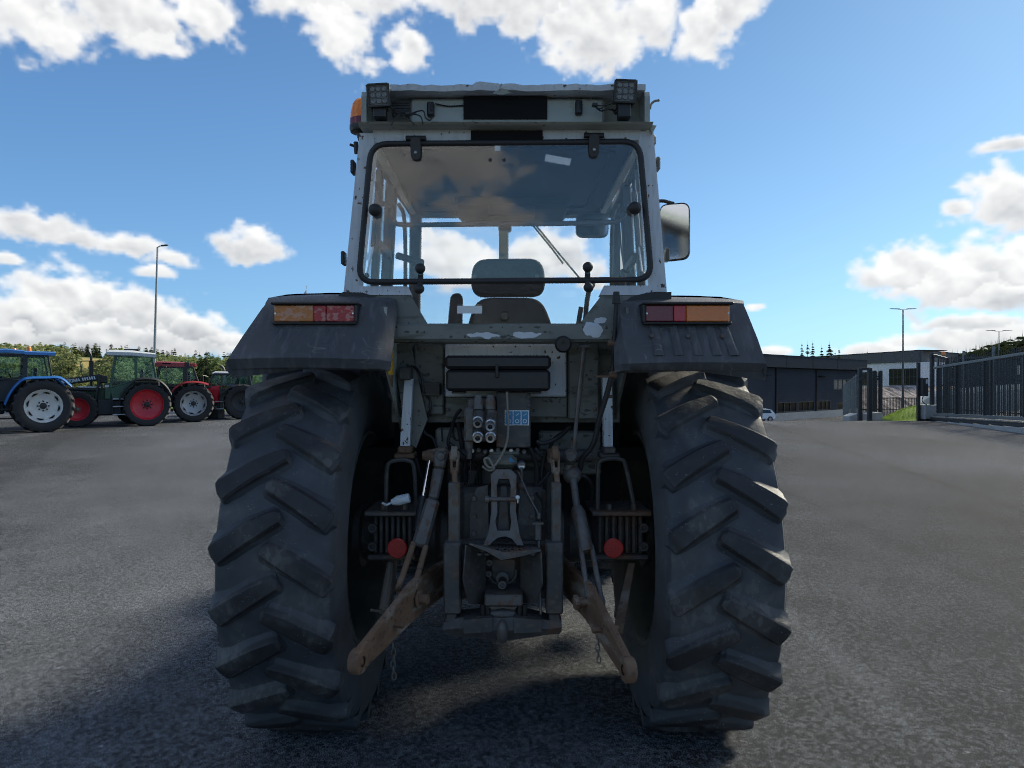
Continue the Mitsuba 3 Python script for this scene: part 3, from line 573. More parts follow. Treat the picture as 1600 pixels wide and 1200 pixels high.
# U-shaped bar behind the glass
add(cb + "__window_bar", tube(curve([(-0.596, 3.3, 2.404), (-0.577, 3.36, 2.410), (-0.569, 3.4, 2.386), (-0.557, 3.42, 2.352), (-0.521, 3.42, 2.334), (-0.303, 3.42, 2.334), (0.000, 3.42, 2.337), (0.303, 3.42, 2.340), (0.478, 3.42, 2.346), (0.519, 3.41, 2.365), (0.538, 3.38, 2.400), (0.561, 3.3, 2.398)], 4), .012, 8), "dark_trim")
for a, b, c, d in (((-0.619, 3.3, 2.503), (-0.613, 3.3, 2.456), (-0.626, 3.26, 2.200), (-0.647, 3.22, 2.064)), ((0.555, 3.3, 2.509), (0.558, 3.3, 2.456), (0.571, 3.26, 2.200), (0.581, 3.22, 2.070))):
    gs = free(cb + "__gas_strut"); add(gs + "__cylinder", tube([b, V(*b) * .25 + V(*c) * .75, c], [.013, .013, .012], 8), "dark_trim"); add(gs + "__rod", tube([c, d], .005, 6), "bright_steel"); add(gs + "__joint", cat(tube([a, b], .009, 8), ball(d, .012, 1)), "black")
# lock and handle work on the doors
for s in (-1, 1):
    X = -.66 if s < 0 else .62
    add(cb + "__door_lock", cat(bar((X + s * .01, 3.62, 2.28), (X, 3.9, 2.27), .03, .05, ch=.006), bar((X - s * .03, 3.93, 2.28), (X - s * .16, 4.0, 2.25), .03, .035, ch=.006), bar((X - s * .16, 4.0, 2.27), (X - s * .14, 4.0, 2.08), .03, .03, ch=.006)) if s < 0 else cat(bar((X, 3.62, 2.22), (X, 3.9, 2.20), .03, .04, ch=.006), bar((X - .02, 3.9, 2.20), (X - .02, 3.9, 2.02), .03, .03, ch=.006)), "dark_trim")
    add(cb + "__grab_rail", tube(curve([(X - s * .02, 4.08, 2.60), (X - s * .05, 4.1, 2.5), (X - s * .05, 4.12, 2.1), (X - s * .02, 4.1, 2.0)]), .012, 8), "rim_grey")
    add(cb + "__door_post", bar((X + s * .03, 3.60, 1.95), (X, 3.62, 2.65), .035, .05, up=(0, 1, 0), ch=.006), "rim_grey")
# opening rear glass: seal, pane, hinges, handles, stickers
loop = rounded([(-0.597, 3.065, 2.597), (0.540, 3.065, 2.608), (0.596, 3.09, 2.026), (-0.656, 3.09, 2.015)], .07, 7)
add(cb + "__rear_window", tm(np.vstack([loop, loop.mean(0)]), [[i, (i + 1) % len(loop), len(loop)] for i in range(len(loop))]), "glass", False)
add(cb + "__window_seal", tube(np.vstack([loop, loop[:2]]), .0128, 8), "black_rubber", 60)
add(cb + "__lower_window", tm([(-0.445, 3.105, 2.009), (0.390, 3.105, 2.009), (0.308, 3.165, 1.838), (-0.384, 3.165, 1.838)], [[0, 1, 2], [0, 2, 3]]), "glass", False)
for xc in (650, 928):
    hk = free(cb + "__hinge"); dx = 0 if xc == 650 else 0.752 - 0.000
    q = V(-0.406 + dx, 3.055, 2.618 + (0 if xc == 650 else .012))
    add(hk + "__knuckle", cyl(q - V(.042, 0, 0), q + V(.042, 0, 0), .011, 12), "black")
    add(hk + "__leaf", plate(rounded([q + V(-.022, -.012, .0), q + V(.022, -.012, .0), q + V(.021, .0, -.09), q + V(-.021, .0, -.09)], .02), .007, away=(0, -1, 0)), "black")
    add(hk + "__rivet", ball(q + V(0, -.012, -.064), .0075, 1, (1, 1, 1)), "bright_steel", True)
for p in ((-0.578, 3.05, 2.314), (0.518, 3.05, 2.322)):
    add(cb + "__knob", cat(ball(p, .027, 3), cyl(p, V(*p) + V(0, .06, 0), .010, 10)), "black_rubber", True)
for xa, ya in ((657, 420), (918, 417)):
    lk = free(cb + "__latch"); x = -0.391 if xa == 657 else 0.323
    zt, zb = 2.072, 1.981
    if xa == 918: zt, zb = zt + .006, zb + .006
    add(lk + "__ball", ball((x, 3.08, zt), .022, 3), "black_rubber", True); add(lk + "__ball", ball((x, 3.05, zb), .021, 3), "black_rubber", True)
    add(lk + "__plate", bar((x, 3.10, zt), (x, 3.075, zb), .022, .008, up=(0, 1, 0)), "black")
def on_glass(px_pts, mat, key):
    add(key, plate(px_pts, .0015, away=(0, -1, 0)), mat)
on_glass([(0.144, 3.066, 2.554), (0.252, 3.067, 2.535), (0.244, 3.069, 2.506), (0.138, 3.068, 2.525)], "sticker_white", cb + "__sticker")
on_glass([(-0.073, 3.064, 2.589), (-0.049, 3.064, 2.589), (-0.049, 3.065, 2.567), (-0.073, 3.065, 2.567)], "sticker_white", cb + "__sticker")
on_glass([(-0.237, 3.12, 1.917), (-0.130, 3.12, 1.917), (-0.130, 3.12, 1.884), (-0.237, 3.12, 1.884)], "sticker_white", cb + "__sticker")
for p in ((-0.092, 3.067, 2.530), (-0.033, 3.067, 2.530)): add(cb + "__glass_plug", cyl(V(*p) - V(0, .004, 0), V(*p) + V(0, .01, 0), .0075, 14), "black")
add(cb + "__header_plate", plate([(-0.174, 3.0695, 2.656), (0.130, 3.0695, 2.656), (0.131, 3.0725, 2.608), (-0.174, 3.0725, 2.608)], .004, away=(0, -1, 0)), "matt_black")
for p in ((-0.685, 3.12, 2.513), (-0.728, 3.13, 2.123)): add(cb + "__door_hinge", box(p, (.016, .05, .058), .004), "black")
for p in ((0.627, 3.12, 2.527), (0.668, 3.12, 2.135)): add(cb + "__door_hinge", box(p, (.018, .05, .055), .004), "rim_grey")
add(cb + "__thumb_screw", cat(tube([(-0.699, 3.12, 2.613), (-0.668, 3.12, 2.602)], .006, 6), cyl((-0.674, 3.12, 2.624), (-0.671, 3.12, 2.574), .010, 8)), "black")

# seat
st = "tractor__seat"
def cushion(loop, y0, d, key, mat="seat_cover", puff=.02):
    L = np.asarray(loop, float); c = L.mean(0); rings = []
    for dy, sc in ((0, .88), (.012, .96), (.035, 1.0), (d - .03, 1.0), (d - .008, .95), (d, .86)):
        q = c + (L - c) * sc; q[:, 1] = y0 + dy; rings.append(q)
    add(key, loft(rings), mat, 50)
cushion(rounded([(-0.195, 3.55, 2.199), (0.154, 3.55, 2.202), (0.170, 3.55, 2.017), (-0.207, 3.55, 2.014)], .075, 7), 3.55, .12, st + "__headrest")
cushion(rounded([(-0.178, 3.6, 2.013), (0.147, 3.6, 2.013), (0.217, 3.6, 1.835), (-0.236, 3.6, 1.835)], .07, 6), 3.60, .16, st + "__backrest")
add(st + "__back_shell", plate(rounded([(-0.165, 3.585, 2.002), (0.133, 3.585, 2.002), (0.184, 3.585, 1.837), (-0.203, 3.585, 1.837)], .05), .02), "black")
add(st + "__knob", cat(lathe([(0, 0), (.020, 0), (.026, .02), (.026, .035), (.018, .045), (0, .046)], (-0.038, 3.585, 1.913), (0, -1, 0), 20)), "black")
for x in (741, 840): add(st + "__headrest_bolt", cyl((-0.186, 3.56, 2.109) if x == 741 else (0.123, 3.56, 2.109), (-0.185, 3.54, 2.106) if x == 741 else (0.122, 3.54, 2.106), .011, 12), "dark_trim")
add(st + "__armrest", tube(curve([(-0.285, 3.62, 1.852), (-0.284, 3.6, 1.962), (-0.277, 3.6, 2.020)]), [.045] * 12 + [.03], 10) if False else plate(rounded([(-0.322, 3.6, 1.851), (-0.306, 3.6, 2.029), (-0.248, 3.6, 2.036), (-0.252, 3.6, 1.851)], .03), .07), "seat_cover")
add(st + "__base", span(-.32, .26, 3.55, 4.05, 1.3, 1.80, .04), "black")
lev = cat(tube([(0.355, 3.55, 1.844), (0.368, 3.55, 1.988), (0.383, 3.55, 2.064)], .012, 8), ball((0.383, 3.55, 2.070), .026, 2), tube([(0.316, 3.5, 1.840), (0.335, 3.5, 1.952)], .012, 8))
add("tractor__side_lever", lev, "dark_trim")
add("tractor__steering_wheel", cat(tube(np.array([(-.02 + .2 * math.cos(a), 4.22 + .17 * math.sin(a), 1.72 + .09 * math.sin(a)) for a in np.linspace(0, 2 * math.pi, 25)]), .014, 8), tube([(-.02, 4.22, 1.72), (-.02, 4.38, 1.5)], .03, 8)), "black")

pr("rim_silver_dull", (.20, .21, .21), .45)
# --- roof with its recessed tail, tattered top edge, lamps and wiring
rf = "tractor__roof"
def xs(px, y): return (px - 800) / 1130 * y
xL, xR = -0.632, 0.578
zb, zl, zt, ztop = 2.657, 2.676, 2.795, 2.822
prof = [(xL - .012, zb), (xL, zl + .01), (xL + .004, zt - .01), (xL + .018, ztop - .004), (xL + .10, ztop + .004), (-.02, ztop + .018), (xR - .10, ztop + .004), (xR - .018, ztop - .004), (xR - .004, zt - .01), (xR, zl + .01), (xR + .012, zb), (xR - .02, zb), (xR - .02, zb + .055), (xL + .02, zb + .055), (xL + .02, zb)]
add(rf + "__shell", cat(loft([np.array([(x, y, z) for x, z in prof]) for y in (3.16, 3.4, 4.3, 4.72)]), loft([np.array([(-.02 + (x + .02) * k, y, zb + (z - zb) * k2) for x, z in prof]) + V(0, 0, dz) for y, k, k2, dz in ((4.72, 1, .66, .058), (4.82, .98, .6, .060), (4.86, .94, .4, .066))])), "grey_paint")
add(rf + "__tail_ledge", loft([np.array([(x, 3.045, zl + .004), (x, 3.012, zl - .006), (x, 2.996, (zl + zb) / 2), (x, 3.004, zb + .006), (x, 3.02, zb), (x, 3.24, zb + .012), (x, 3.24, zl)]) for x in np.linspace(xL - .008, xR + .008, 9)]), "grey_paint", 40)
for s, x in ((-1, xL), (1, xR)):
    add(rf + "__cheek", plate([(x, 3.03, zl), (x, 3.03, zt - .01), (x, 3.045, ztop - .012), (x, 3.17, ztop - .002), (x, 3.17, zl)], .022, away=(-s, 0, 0)), "grey_paint")
add(rf + "__recess_panel", span(-0.438, 0.397, 3.09, 3.17, zl, 2.802, .012), "grey_paint")
rng = np.random.default_rng(4); xsq = np.linspace(xL + .02, xR - .02, 90); tz = []
for x in xsq:
    j = nnoise(np.array([x * 9, 0, 0]), 2) * .004 + nnoise(np.array([x * 45, 0, 0]), 5) * .006
    tz.append(j + (.010 if -.16 < x < -.05 else 0))
add(rf + "__top_lip", loft([np.array([(x, 3.015 + .02 * nnoise(np.array([x * 14, 3, 0]), 3), ztop - .016 + t * .3), (x, 3.01 + .02 * nnoise(np.array([x * 14, 3, 0]), 3), ztop + .004 + t), (x, 3.09, ztop + .016 + t), (x, 3.2, ztop + .018), (x, 3.2, ztop - .004), (x, 3.06, ztop - .012)]) for x, t in zip(xsq, tz)]), "white_paint", 25)
add(rf + "__torn_flap", cat(plate([(-0.080, 3, 2.785), (-0.045, 3, 2.807), (-0.027, 3.02, 2.812), (0.000, 3.03, 2.800), (-0.037, 3.02, 2.788)], .006), tube(curve([(-0.045, 3, 2.801), (-0.050, 3, 2.812), (-0.042, 3, 2.825)]), .004, 6)), "grey_paint")
add(rf + "__name_plate", span(-0.207, 0.150, 3.082, 3.092, 2.710, 2.806), "matt_black")
for x in (673, 904):
    d = 0 if x == 673 else 0.630 - 0.000; q = V(-0.346 + d, 3.08, 2.749 + (.008 if x == 904 else 0))
    add(rf + "__number_lamp", cat(box(q, (.030, .03, .062), .006), box(q + V(.004, -.012, .004), (.008, .012, .034), .003)), "black")
add(rf + "__vent_grille", cat(*[bar((-0.516, 3.1, z), (-0.425, 3.1, z), .012, .008) for z in np.linspace(2.787, 2.743, 5)]), "dark_trim")
for i, (c, tilt) in enumerate((((-0.547, 2.97, 2.765), -3), ((0.465, 2.97, 2.781), 2))):
    wk = free("tractor__work_lamp"); c = V(*c); w = .092
    R_ = lambda m: rot(rot(m, tilt, (0, 1, 0), c), 8, (1, 0, 0), c)
    add(wk + "__housing", R_(cat(box(c + V(0, .012, 0), (w, .032, .094), .008), *[box(c + V(q, .04, 0), (.006, .04, .08), .001) for q in np.linspace(-.036, .036, 7)], bar(c + V(-w / 2 + .004, -.008, .043), c + V(w / 2 - .004, -.008, .043), .008, .006), bar(c + V(-w / 2 + .004, -.008, -.043), c + V(w / 2 - .004, -.008, -.043), .008, .006), bar(c + V(-.043, -.008, -.043), c + V(-.043, -.008, .043), .008, .006), bar(c + V(.043, -.008, -.043), c + V(.043, -.008, .043), .008, .006))), "black")
    leds = [lathe([(0, 0), (.011, 0), (.008, .005), (.004, .003), (0, .006)], c + V(a * .024, -.004, b * .024), (0, -1, 0), 10) for a in (-1, 0, 1) for b in (-1, 0, 1)]
    leds += [bar(c + V(-.038, -.0035, z), c + V(.038, -.0035, z), .002, .0016) for z in np.linspace(-.037, .037, 15)]
    add(wk + "__lens", R_(box(c + V(0, -.0022, 0), (.080, .002, .080))), "dark_trim"); add(wk + "__reflector", R_(cat(leds)), "rim_silver_dull")
    add(wk + "__bracket", cat(span(c[0] - .026, c[0] + .026, 2.98, 3.03, zl + .004, c[2] - .044, .004), cyl((c[0] - .035, 3.0, c[2] - .05), (c[0] + .035, 3.0, c[2] - .05), .006, 8)), "black")
W = [[(-0.504, 3, 2.727), (-0.474, 3.01, 2.704), (-0.423, 2.99, 2.670), (-0.404, 2.985, 2.650)], [(-0.499, 3, 2.722), (-0.451, 3, 2.706), (-0.412, 3, 2.700), (-0.378, 2.99, 2.686), (-0.367, 2.985, 2.652)], [(-0.453, 3.01, 2.709), (-0.482, 2.99, 2.681), (-0.497, 2.985, 2.647)], [(-0.426, 3.01, 2.704), (-0.375, 3.03, 2.725), (-0.362, 3.03, 2.695), (-0.343, 3.03, 2.685), (-0.336, 3.04, 2.705)],
     [(-0.476, 3.02, 2.724), (-0.425, 3, 2.695), (-0.398, 3, 2.706)], [(-0.327, 3.08, 2.774), (-0.273, 3.085, 2.765), (-0.207, 3.085, 2.768)]]
add(rf + "__wiring", cat(*[tube(curve(w), .0032, 5) for w in W], ball((-0.489, 3.02, 2.702), .012, 2), ball((-0.435, 3, 2.700), .011, 2)), "black")
W = [[(0.425, 3, 2.748), (0.386, 3.01, 2.741), (0.353, 3.02, 2.743), (0.337, 3.02, 2.748)], [(0.347, 3.02, 2.740), (0.368, 3.01, 2.717), (0.398, 3, 2.719), (0.433, 3.02, 2.721)], [(0.342, 3.02, 2.745), (0.361, 3, 2.722), (0.377, 3, 2.727)]]
add(rf + "__wiring", cat(*[tube(curve(w), .0035, 5) for w in W], ball((0.437, 3.03, 2.722), .013, 2), box((0.344, 3.01, 2.741), (.022, .02, .014), .003)), "black")
add(rf + "__aerial_stub", cat(tube(curve([(0.585, 3.06, 2.744), (0.590, 3.06, 2.766), (0.604, 3.06, 2.777), (0.620, 3.06, 2.780)]), .005, 6), ball((0.620, 3.06, 2.780), .006, 1)), "olive_metal")
add(rf + "__drip_corner", plate([(0.576, 3.04, 2.670), (0.608, 3.04, 2.667), (0.591, 3.05, 2.633)], .05), "grey_paint")
bk = "tractor__beacon"; bc = V(-0.680, 3.30, 2.739)
add(bk + "__base", lathe([(0, -.05), (.022, -.05), (.030, -.02), (.056, -.012), (.060, .0), (.060, .014), (.0, .014)], bc, (0, 0, 1), 28), "black")
add(bk + "__collar", lathe([(0, .014), (.059, .014), (.058, .045), (0, .045)], bc, (0, 0, 1), 28), "dark_red")
add(bk + "__dome", lathe([(0, .045), (.058, .045), (.055, .08), (.047, .115), (.032, .135), (.012, .143), (0, .144)], bc, (0, 0, 1), 28), "beacon_orange", 60)
add(bk + "__arm", tube([bc + V(0, 0, -.05), bc + V(.06, .0, -.09)], .01, 8), "black")
# outside mirror, turned in towards the cab flank
ok = "tractor__door_mirror"; mc = V(*(0.989, 4.4, 2.507)); loop = rounded([(0.899, 4.4, 2.678), (1.079, 4.4, 2.678), (1.079, 4.4, 2.335), (0.907, 4.4, 2.328)], .05, 6)
turn = lambda m: rot(m, -21, (0, 0, 1), mc)
add(ok + "__case", turn(loft([np.array([(mc[0] + (p[0] - mc[0]) * k, p[1] + d, mc[2] + (p[2] - mc[2]) * k) for p in loop]) for d, k in ((-.006, .97), (-.006, 1.0), (.02, 1.0), (.05, .8), (.055, .5))])), "black", 40)
add(ok + "__glass", turn(plate(np.array([mc + (V(*p) - mc) * .955 + V(0, -.0065, 0) for p in loop]), .002, away=(0, -1, 0))), "mirror_glass")
add(ok + "__arm", tube(curve([(0.988, 4.43, 2.686), (0.963, 4.46, 2.701), (0.924, 4.5, 2.719), (0.777, 4.62, 2.733)]), .011, 8), "black")

# --- plastic rear wings with ribs and lamps
def wing(key, rows, ribs, bolts):
    grid = []
    for (y, z, xo, xc, xi, dyi) in rows:
        s = 1 if xo > xi else -1; g = [(xo + s * .006, y + .012, z - .04), (xo + s * .004, y + .003, z - .012), (xo, y, z)]
        for q in np.linspace(0, 1, 6)[1:-1]: g.append((xo + (xc - xo) * q, y - .006 * math.sin(math.pi * q), z + .006 * math.sin(math.pi * q)))
        g += [(xc, y, z), (xc + (xi - xc) * .5, y + dyi * .45, z), (xi, y + dyi, z - .01)]; grid.append(g)
    m = shell(grid, .012); add(key + "__shell", m, "plastic", 35)
    for a, b in ribs:
        a, b = V(*a), V(*b); pts = []; d = unit(b - a); n = unit(np.cross(d, (1, 0, 0))); n = n if n[1] < 0 else -n; a, b = a + n * .007, b + n * .007
        for p, k in ((a, .25), (a + d * .03, 1), (b - d * .03, 1), (b, .25)):
            for w, h in ((-.020, -.01), (-.020, 0), (-.010, .011 * k), (.010, .011 * k), (.020, 0), (.020, -.01)): pts.append(p + V(w, 0, 0) + n * h)
        add(key + "__rib", hull(pts), "plastic", 50)
    for p in bolts: add(key + "__bolt", lathe([(0, 0), (.011, 0), (.009, .006), (0, .008)], p, (0, -1, .5), 10), "worn_steel")
def lip_row(y, z, a, b, c, d): return (y, z, a, b, c, d)
L_ = [(2.885, 1.646, -1.118, -0.582, -0.495, .04), (2.868, 1.674, -1.122, -0.581, -0.492, .05), (2.93, 1.762, -1.089, -0.570, -0.495, .06), (3.01, 1.886, -1.036, -0.538, -0.495, .05),
      (3.03, 1.912, -1.022, -0.531, -0.499, .03), (3.08, 1.935, -1.035, -.54, -.50, .0), (3.4, 1.99, -1.05, -.56, -.52, 0), (3.8, 1.98, -1.06, -.56, -.52, 0), (4.15, 1.86, -1.06, -.56, -.52, 0), (4.4, 1.64, -1.06, -.56, -.52, 0), (4.52, 1.35, -1.06, -.56, -.52, 0)]
wing("tractor__wing", L_, [((-0.921, 2.966, 1.821), (-0.958, 2.894, 1.713)), ((-0.856, 2.966, 1.821), (-0.891, 2.894, 1.713)), ((-0.787, 2.966, 1.821), (-0.825, 2.894, 1.713)), ((-0.722, 2.966, 1.821), (-0.756, 2.894, 1.713)), ((-0.692, 2.962, 1.816), (-0.711, 2.87, 1.682))], [(-0.678, 2.925, 1.774)])
R__ = [(2.885, 1.634, 1.001, 0.472, 0.416, .04), (2.868, 1.661, 1.008, 0.462, 0.414, .06), (2.93, 1.762, 0.996, 0.451, 0.423, .07), (3.01, 1.886, 0.975, 0.450, 0.437, .06),
       (3.03, 1.918, 0.968, 0.456, 0.442, .03), (3.08, 1.935, .985, .50, .46, .0), (3.4, 1.99, .98, .50, .47, 0), (3.8, 1.98, .98, .50, .47, 0), (4.15, 1.86, .98, .50, .47, 0), (4.4, 1.64, .98, .50, .47, 0), (4.52, 1.35, .98, .50, .47, 0)]
wing("tractor__wing", R__, [((0.583, 2.966, 1.819), (0.587, 2.884, 1.690)), ((0.656, 2.966, 1.819), (0.666, 2.884, 1.690)), ((0.730, 2.966, 1.819), (0.743, 2.884, 1.690)), ((0.806, 2.966, 1.819), (0.819, 2.884, 1.690)), ((0.864, 2.96, 1.811), (0.886, 2.884, 1.690))], [(0.567, 2.925, 1.774), (0.712, 2.925, 1.772), (0.852, 2.925, 1.772)])
for s in (-1, 1):
    lk = free("tractor__tail_lamp")
    if s < 0: x0, xa, xb, x1 = -0.967, -0.806, -0.755, -0.640
    else: x1, xb, xa, x0 = 0.542, 0.656, 0.708, 0.884
    lo, hi = min(x0, x1), max(x0, x1); z0, z1 = (1.834, 1.899)
    add(lk + "__housing", cat(span(lo - .008, hi + .008, 2.95, 3.06, z0 - .008, z1 + .012, .008), span(lo - .012, hi + .016, 2.925, 3.05, z1 + .003, z1 + .014, .004), span(lo - .008, hi + .008, 2.93, 3.0, z0 - .012, z0 - .002, .003), span(min(x1, x1 - s * .012), max(x1, x1 - s * .012), 2.93, 3.0, z0 - .004, z1 + .004, .003)), "black")
    def lens(a, b, mat, lab):
        a, b = min(a, b) + .001, max(a, b) - .001; m = [span(a, b, 2.937, 2.955, z0, z1, .003)]
        for q in np.linspace(a + .004, b - .004, max(3, int((b - a) / .007))): m.append(bar((q, 2.937, z0 + .003), (q, 2.937, z1 - .003), .0028, .0018))
        k = add(lk + "__lens", cat(m), mat); labels[k] = {"label": lab}
    lens(x0, xa, "faded_amber" if s < 0 else "amber", "faded amber lens of the left tail lamp" if s < 0 else "clear amber lens of the right tail lamp")
    lens(xa, xb, "faded_red" if s < 0 else "lamp_red", "middle red lens of the left tail lamp" if s < 0 else "bright red middle lens of the right tail lamp")
    lens(xb, x1, "faded_red" if s < 0 else "dark_red", "faded red lens of the left tail lamp" if s < 0 else "dark red lens of the right tail lamp")
    for q in (lo + .006, hi - .006): add(lk + "__screw", cyl((q, 2.934, (z0 + z1) / 2), (q, 2.94, (z0 + z1) / 2), .004, 8), "bright_steel")

add("tractor__cab_underside", cat(span(-.56, .51, 3.44, 3.47, .98, 1.42), span(-.56, .51, 3.47, 4.6, 1.10, 1.13)), "matt_black")

add("tractor__fuel_tank", cat(span(.26, .64, 4.58, 5.50, .47, 1.12, .06), cyl((.50, 4.75, 1.10), (.50, 4.75, 1.17), .05, 16)), "matt_black")
add("tractor__battery_box", span(-.68, -.30, 4.62, 5.35, .50, 1.08, .05), "matt_black")
for x in (-.86, .82):
    for z in (.42, .70, .98): add("tractor__cab_step", span(x - .14, x + .14, 4.64, 4.96, z, z + .03, .006), "greasy")
    add("tractor__step_hanger", cat(span(x - .15, x - .13, 4.64, 4.70, .42, 1.24, .004), span(x + .13, x + .15, 4.64, 4.70, .42, 1.24, .004)), "greasy")

# --- valves, levers and cables in the middle
add("tractor__valve_block", cat(span(-0.203, -0.159, 3.06, 3.3, 1.333, 1.481, .008), span(-0.159, -0.066, 3.10, 3.3, 1.333, 1.470, .008), span(-0.192, -0.077, 3.12, 3.3, 1.470, 1.519, .006)), "worn_steel")
add("tractor__valve_mount", cat(span(-0.069, 0.081, 3.14, 3.30, 1.302, 1.547, .005)), "greasy")
for i, (q, top) in enumerate((((-0.142, 2.98, 1.416), (-0.144, 3.08, 1.504)), ((-0.090, 2.98, 1.403), (-0.093, 3.08, 1.504)), ((-0.141, 2.96, 1.357), (-0.148, 3.1, 1.382)), ((-0.089, 2.96, 1.357), (-0.093, 3.1, 1.382)))):
    ck = free("tractor__hydraulic_coupler"); q, top = V(*q), V(*top); d = unit(q - (q + V(0, .12, .05 if i < 2 else .02)))
    add(ck + "__body", cat(tube([q - d * .10, q - d * .03], [.022, .021], 16), tube([q - d * .11, top], [.020, .018], 12)), "worn_steel", 40)
    add(ck + "__collar", lathe([(.0105, -.004), (.0105, .0), (.0185, .001), (.0195, -.004), (.0195, -.022), (.0225, -.024), (.0225, -.045), (.0105, -.045), (.0105, -.018)], q, d, 24, closed=True), "bright_steel", 30)
    add(ck + "__poppet", lathe([(0, 0), (.0085, -.002), (.0085, -.02), (0, -.02)], q - d * .005, d, 14), "black")
for x in (747, 766): add("tractor__valve_cap", lathe([(.0, 0), (.022, 0), (.022, .04), (.017, .05), (.017, .06), (0, .06)], (-0.144, 3.07, 1.471) if x == 747 else (-0.092, 3.07, 1.471), (0, .2, 1), 14), "worn_steel")
add("tractor__valve_cap", cat(cyl((-0.183, 3.08, 1.335), (-0.183, 3.08, 1.302), .018, 12), cyl((-0.183, 3.08, 1.302), (-0.183, 3.08, 1.261), .013, 12)), "worn_steel")
sk = "tractor__pictogram_sticker"
for a, b in ((-0.028, 0.003), (0.007, 0.037), (0.042, 0.069)):
    c = free(sk); add(c + "__field", span(a, b, 3.1325, 3.1375, 1.405, 1.462), "sticker_blue")
    mid = (a + b) / 2; add(c + "__sign", cat(lathe([(.006, 0), (.009, 0), (.009, .0012), (.006, .0012)], (mid, 3.1325, 1.419), (0, -1, 0), 16, closed=True), bar((mid - .007, 3.132, 1.441), (mid + .008, 3.132, 1.453), .003, .002)), "sticker_white")
add(sk + "_rim", span(-0.031, 0.074, 3.1355, 3.1395, 1.401, 1.466), "sticker_white") if False else add("tractor__sticker_border", span(-0.031, 0.074, 3.1350, 3.1398, 1.401, 1.466), "sticker_white")
add("tractor__top_cap", cat(span(-0.114, 0.022, 3.06, 3.25, 1.220, 1.279, .02), span(-0.097, 0.032, 3.09, 3.25, 1.274, 1.290, .01)), "olive_metal")
add("tractor__cap_badge", plate([(-0.016, 3.057, 1.250), (-0.008, 3.057, 1.274), (0.008, 3.057, 1.255), (0.011, 3.057, 1.250)], .002, away=(0, -1, 0)), "sticker_blue")
add("tractor__cap_plug", lathe([(0, -.05), (.018, -.05), (.018, 0), (.014, .006), (.006, .004), (0, .004)], (0.040, 3.05, 1.235), (0, -1, 0), 20), "bright_steel")
add("tractor__sensor_lead", tube(curve([(-0.022, 3.1, 1.547), (-0.019, 3.1, 1.470), (-0.016, 3.08, 1.403), (-0.022, 3.05, 1.337), (-0.038, 3.03, 1.293), (-0.064, 3.02, 1.249), (-0.086, 3.02, 1.230), (-0.107, 3.02, 1.241), (-0.115, 3.02, 1.265), (-0.099, 3.02, 1.270), (-0.086, 3.02, 1.249), (-0.075, 3.02, 1.225), (-0.097, 3.03, 1.218), (-0.124, 3.04, 1.233)], 5), .0055, 7), "cable_beige", 60)
add("tractor__trailer_socket", cat(ball((0.215, 3.04, 1.747), .036, 3, (1, 1, 1)), cyl((0.217, 3.06, 1.748), (0.213, 3.002, 1.745), .030, 20), cyl((0.212, 3, 1.753), (0.212, 2.995, 1.752), .006, 8)), "black", True)
hl = "tractor__hand_lever"
add(hl + "__grip", hull([V(*p) + d for p in ((0.419, 2.98, 1.960), (0.440, 2.98, 1.960), (0.446, 2.98, 1.912), (0.414, 2.98, 1.912)) for d in (V(0, -.012, 0), V(0, .014, 0))]), "black", 60)
add(hl + "__rod", tube(curve([(0.430, 2.98, 1.912), (0.426, 2.99, 1.818), (0.422, 3, 1.726), (0.422, 3.02, 1.671), (0.416, 3.03, 1.607)], 4), .009, 8), "black")
add(hl + "__cable", tube(curve([(0.416, 3.03, 1.607), (0.397, 3.05, 1.526), (0.371, 3.08, 1.430), (0.357, 3.1, 1.347), (0.337, 3.12, 1.298), (0.306, 3.14, 1.258), (0.296, 3.16, 1.202)], 4), .012, 8), "black_rubber")
add(hl + "__pivot", cyl((0.398, 3, 1.750), (0.430, 3, 1.750), .014, 10), "rusty"); add(hl + "__bracket", cat(bar((0.354, 3.03, 1.612), (0.424, 3.03, 1.612), .012, .008), box((0.424, 3.03, 1.620), (.03, .03, .03), .006)), "rusty")
add("tractor__control_rod", cat(tube([(0.307, 3.1, 1.739), (0.285, 3.1, 1.525), (0.266, 3.1, 1.311)], .009, 8), tube([(0.320, 3.12, 1.740), (0.298, 3.12, 1.525), (0.284, 3.12, 1.414)], .003, 5), cyl((0.291, 3.1, 1.742), (0.329, 3.1, 1.742), .010, 10)), "worn_steel")
add("tractor__thin_cable", cat(tube([(0.022, 3.05, 1.216), (0.054, 3.03, 1.124), (0.106, 3, 1.049)], .003, 5), tube([(-0.278, 3.2, 1.325), (-0.178, 3.1, 1.251), (-0.176, 3.1, 1.182), (-0.192, 3.1, 1.141)], .003, 5)), "black")
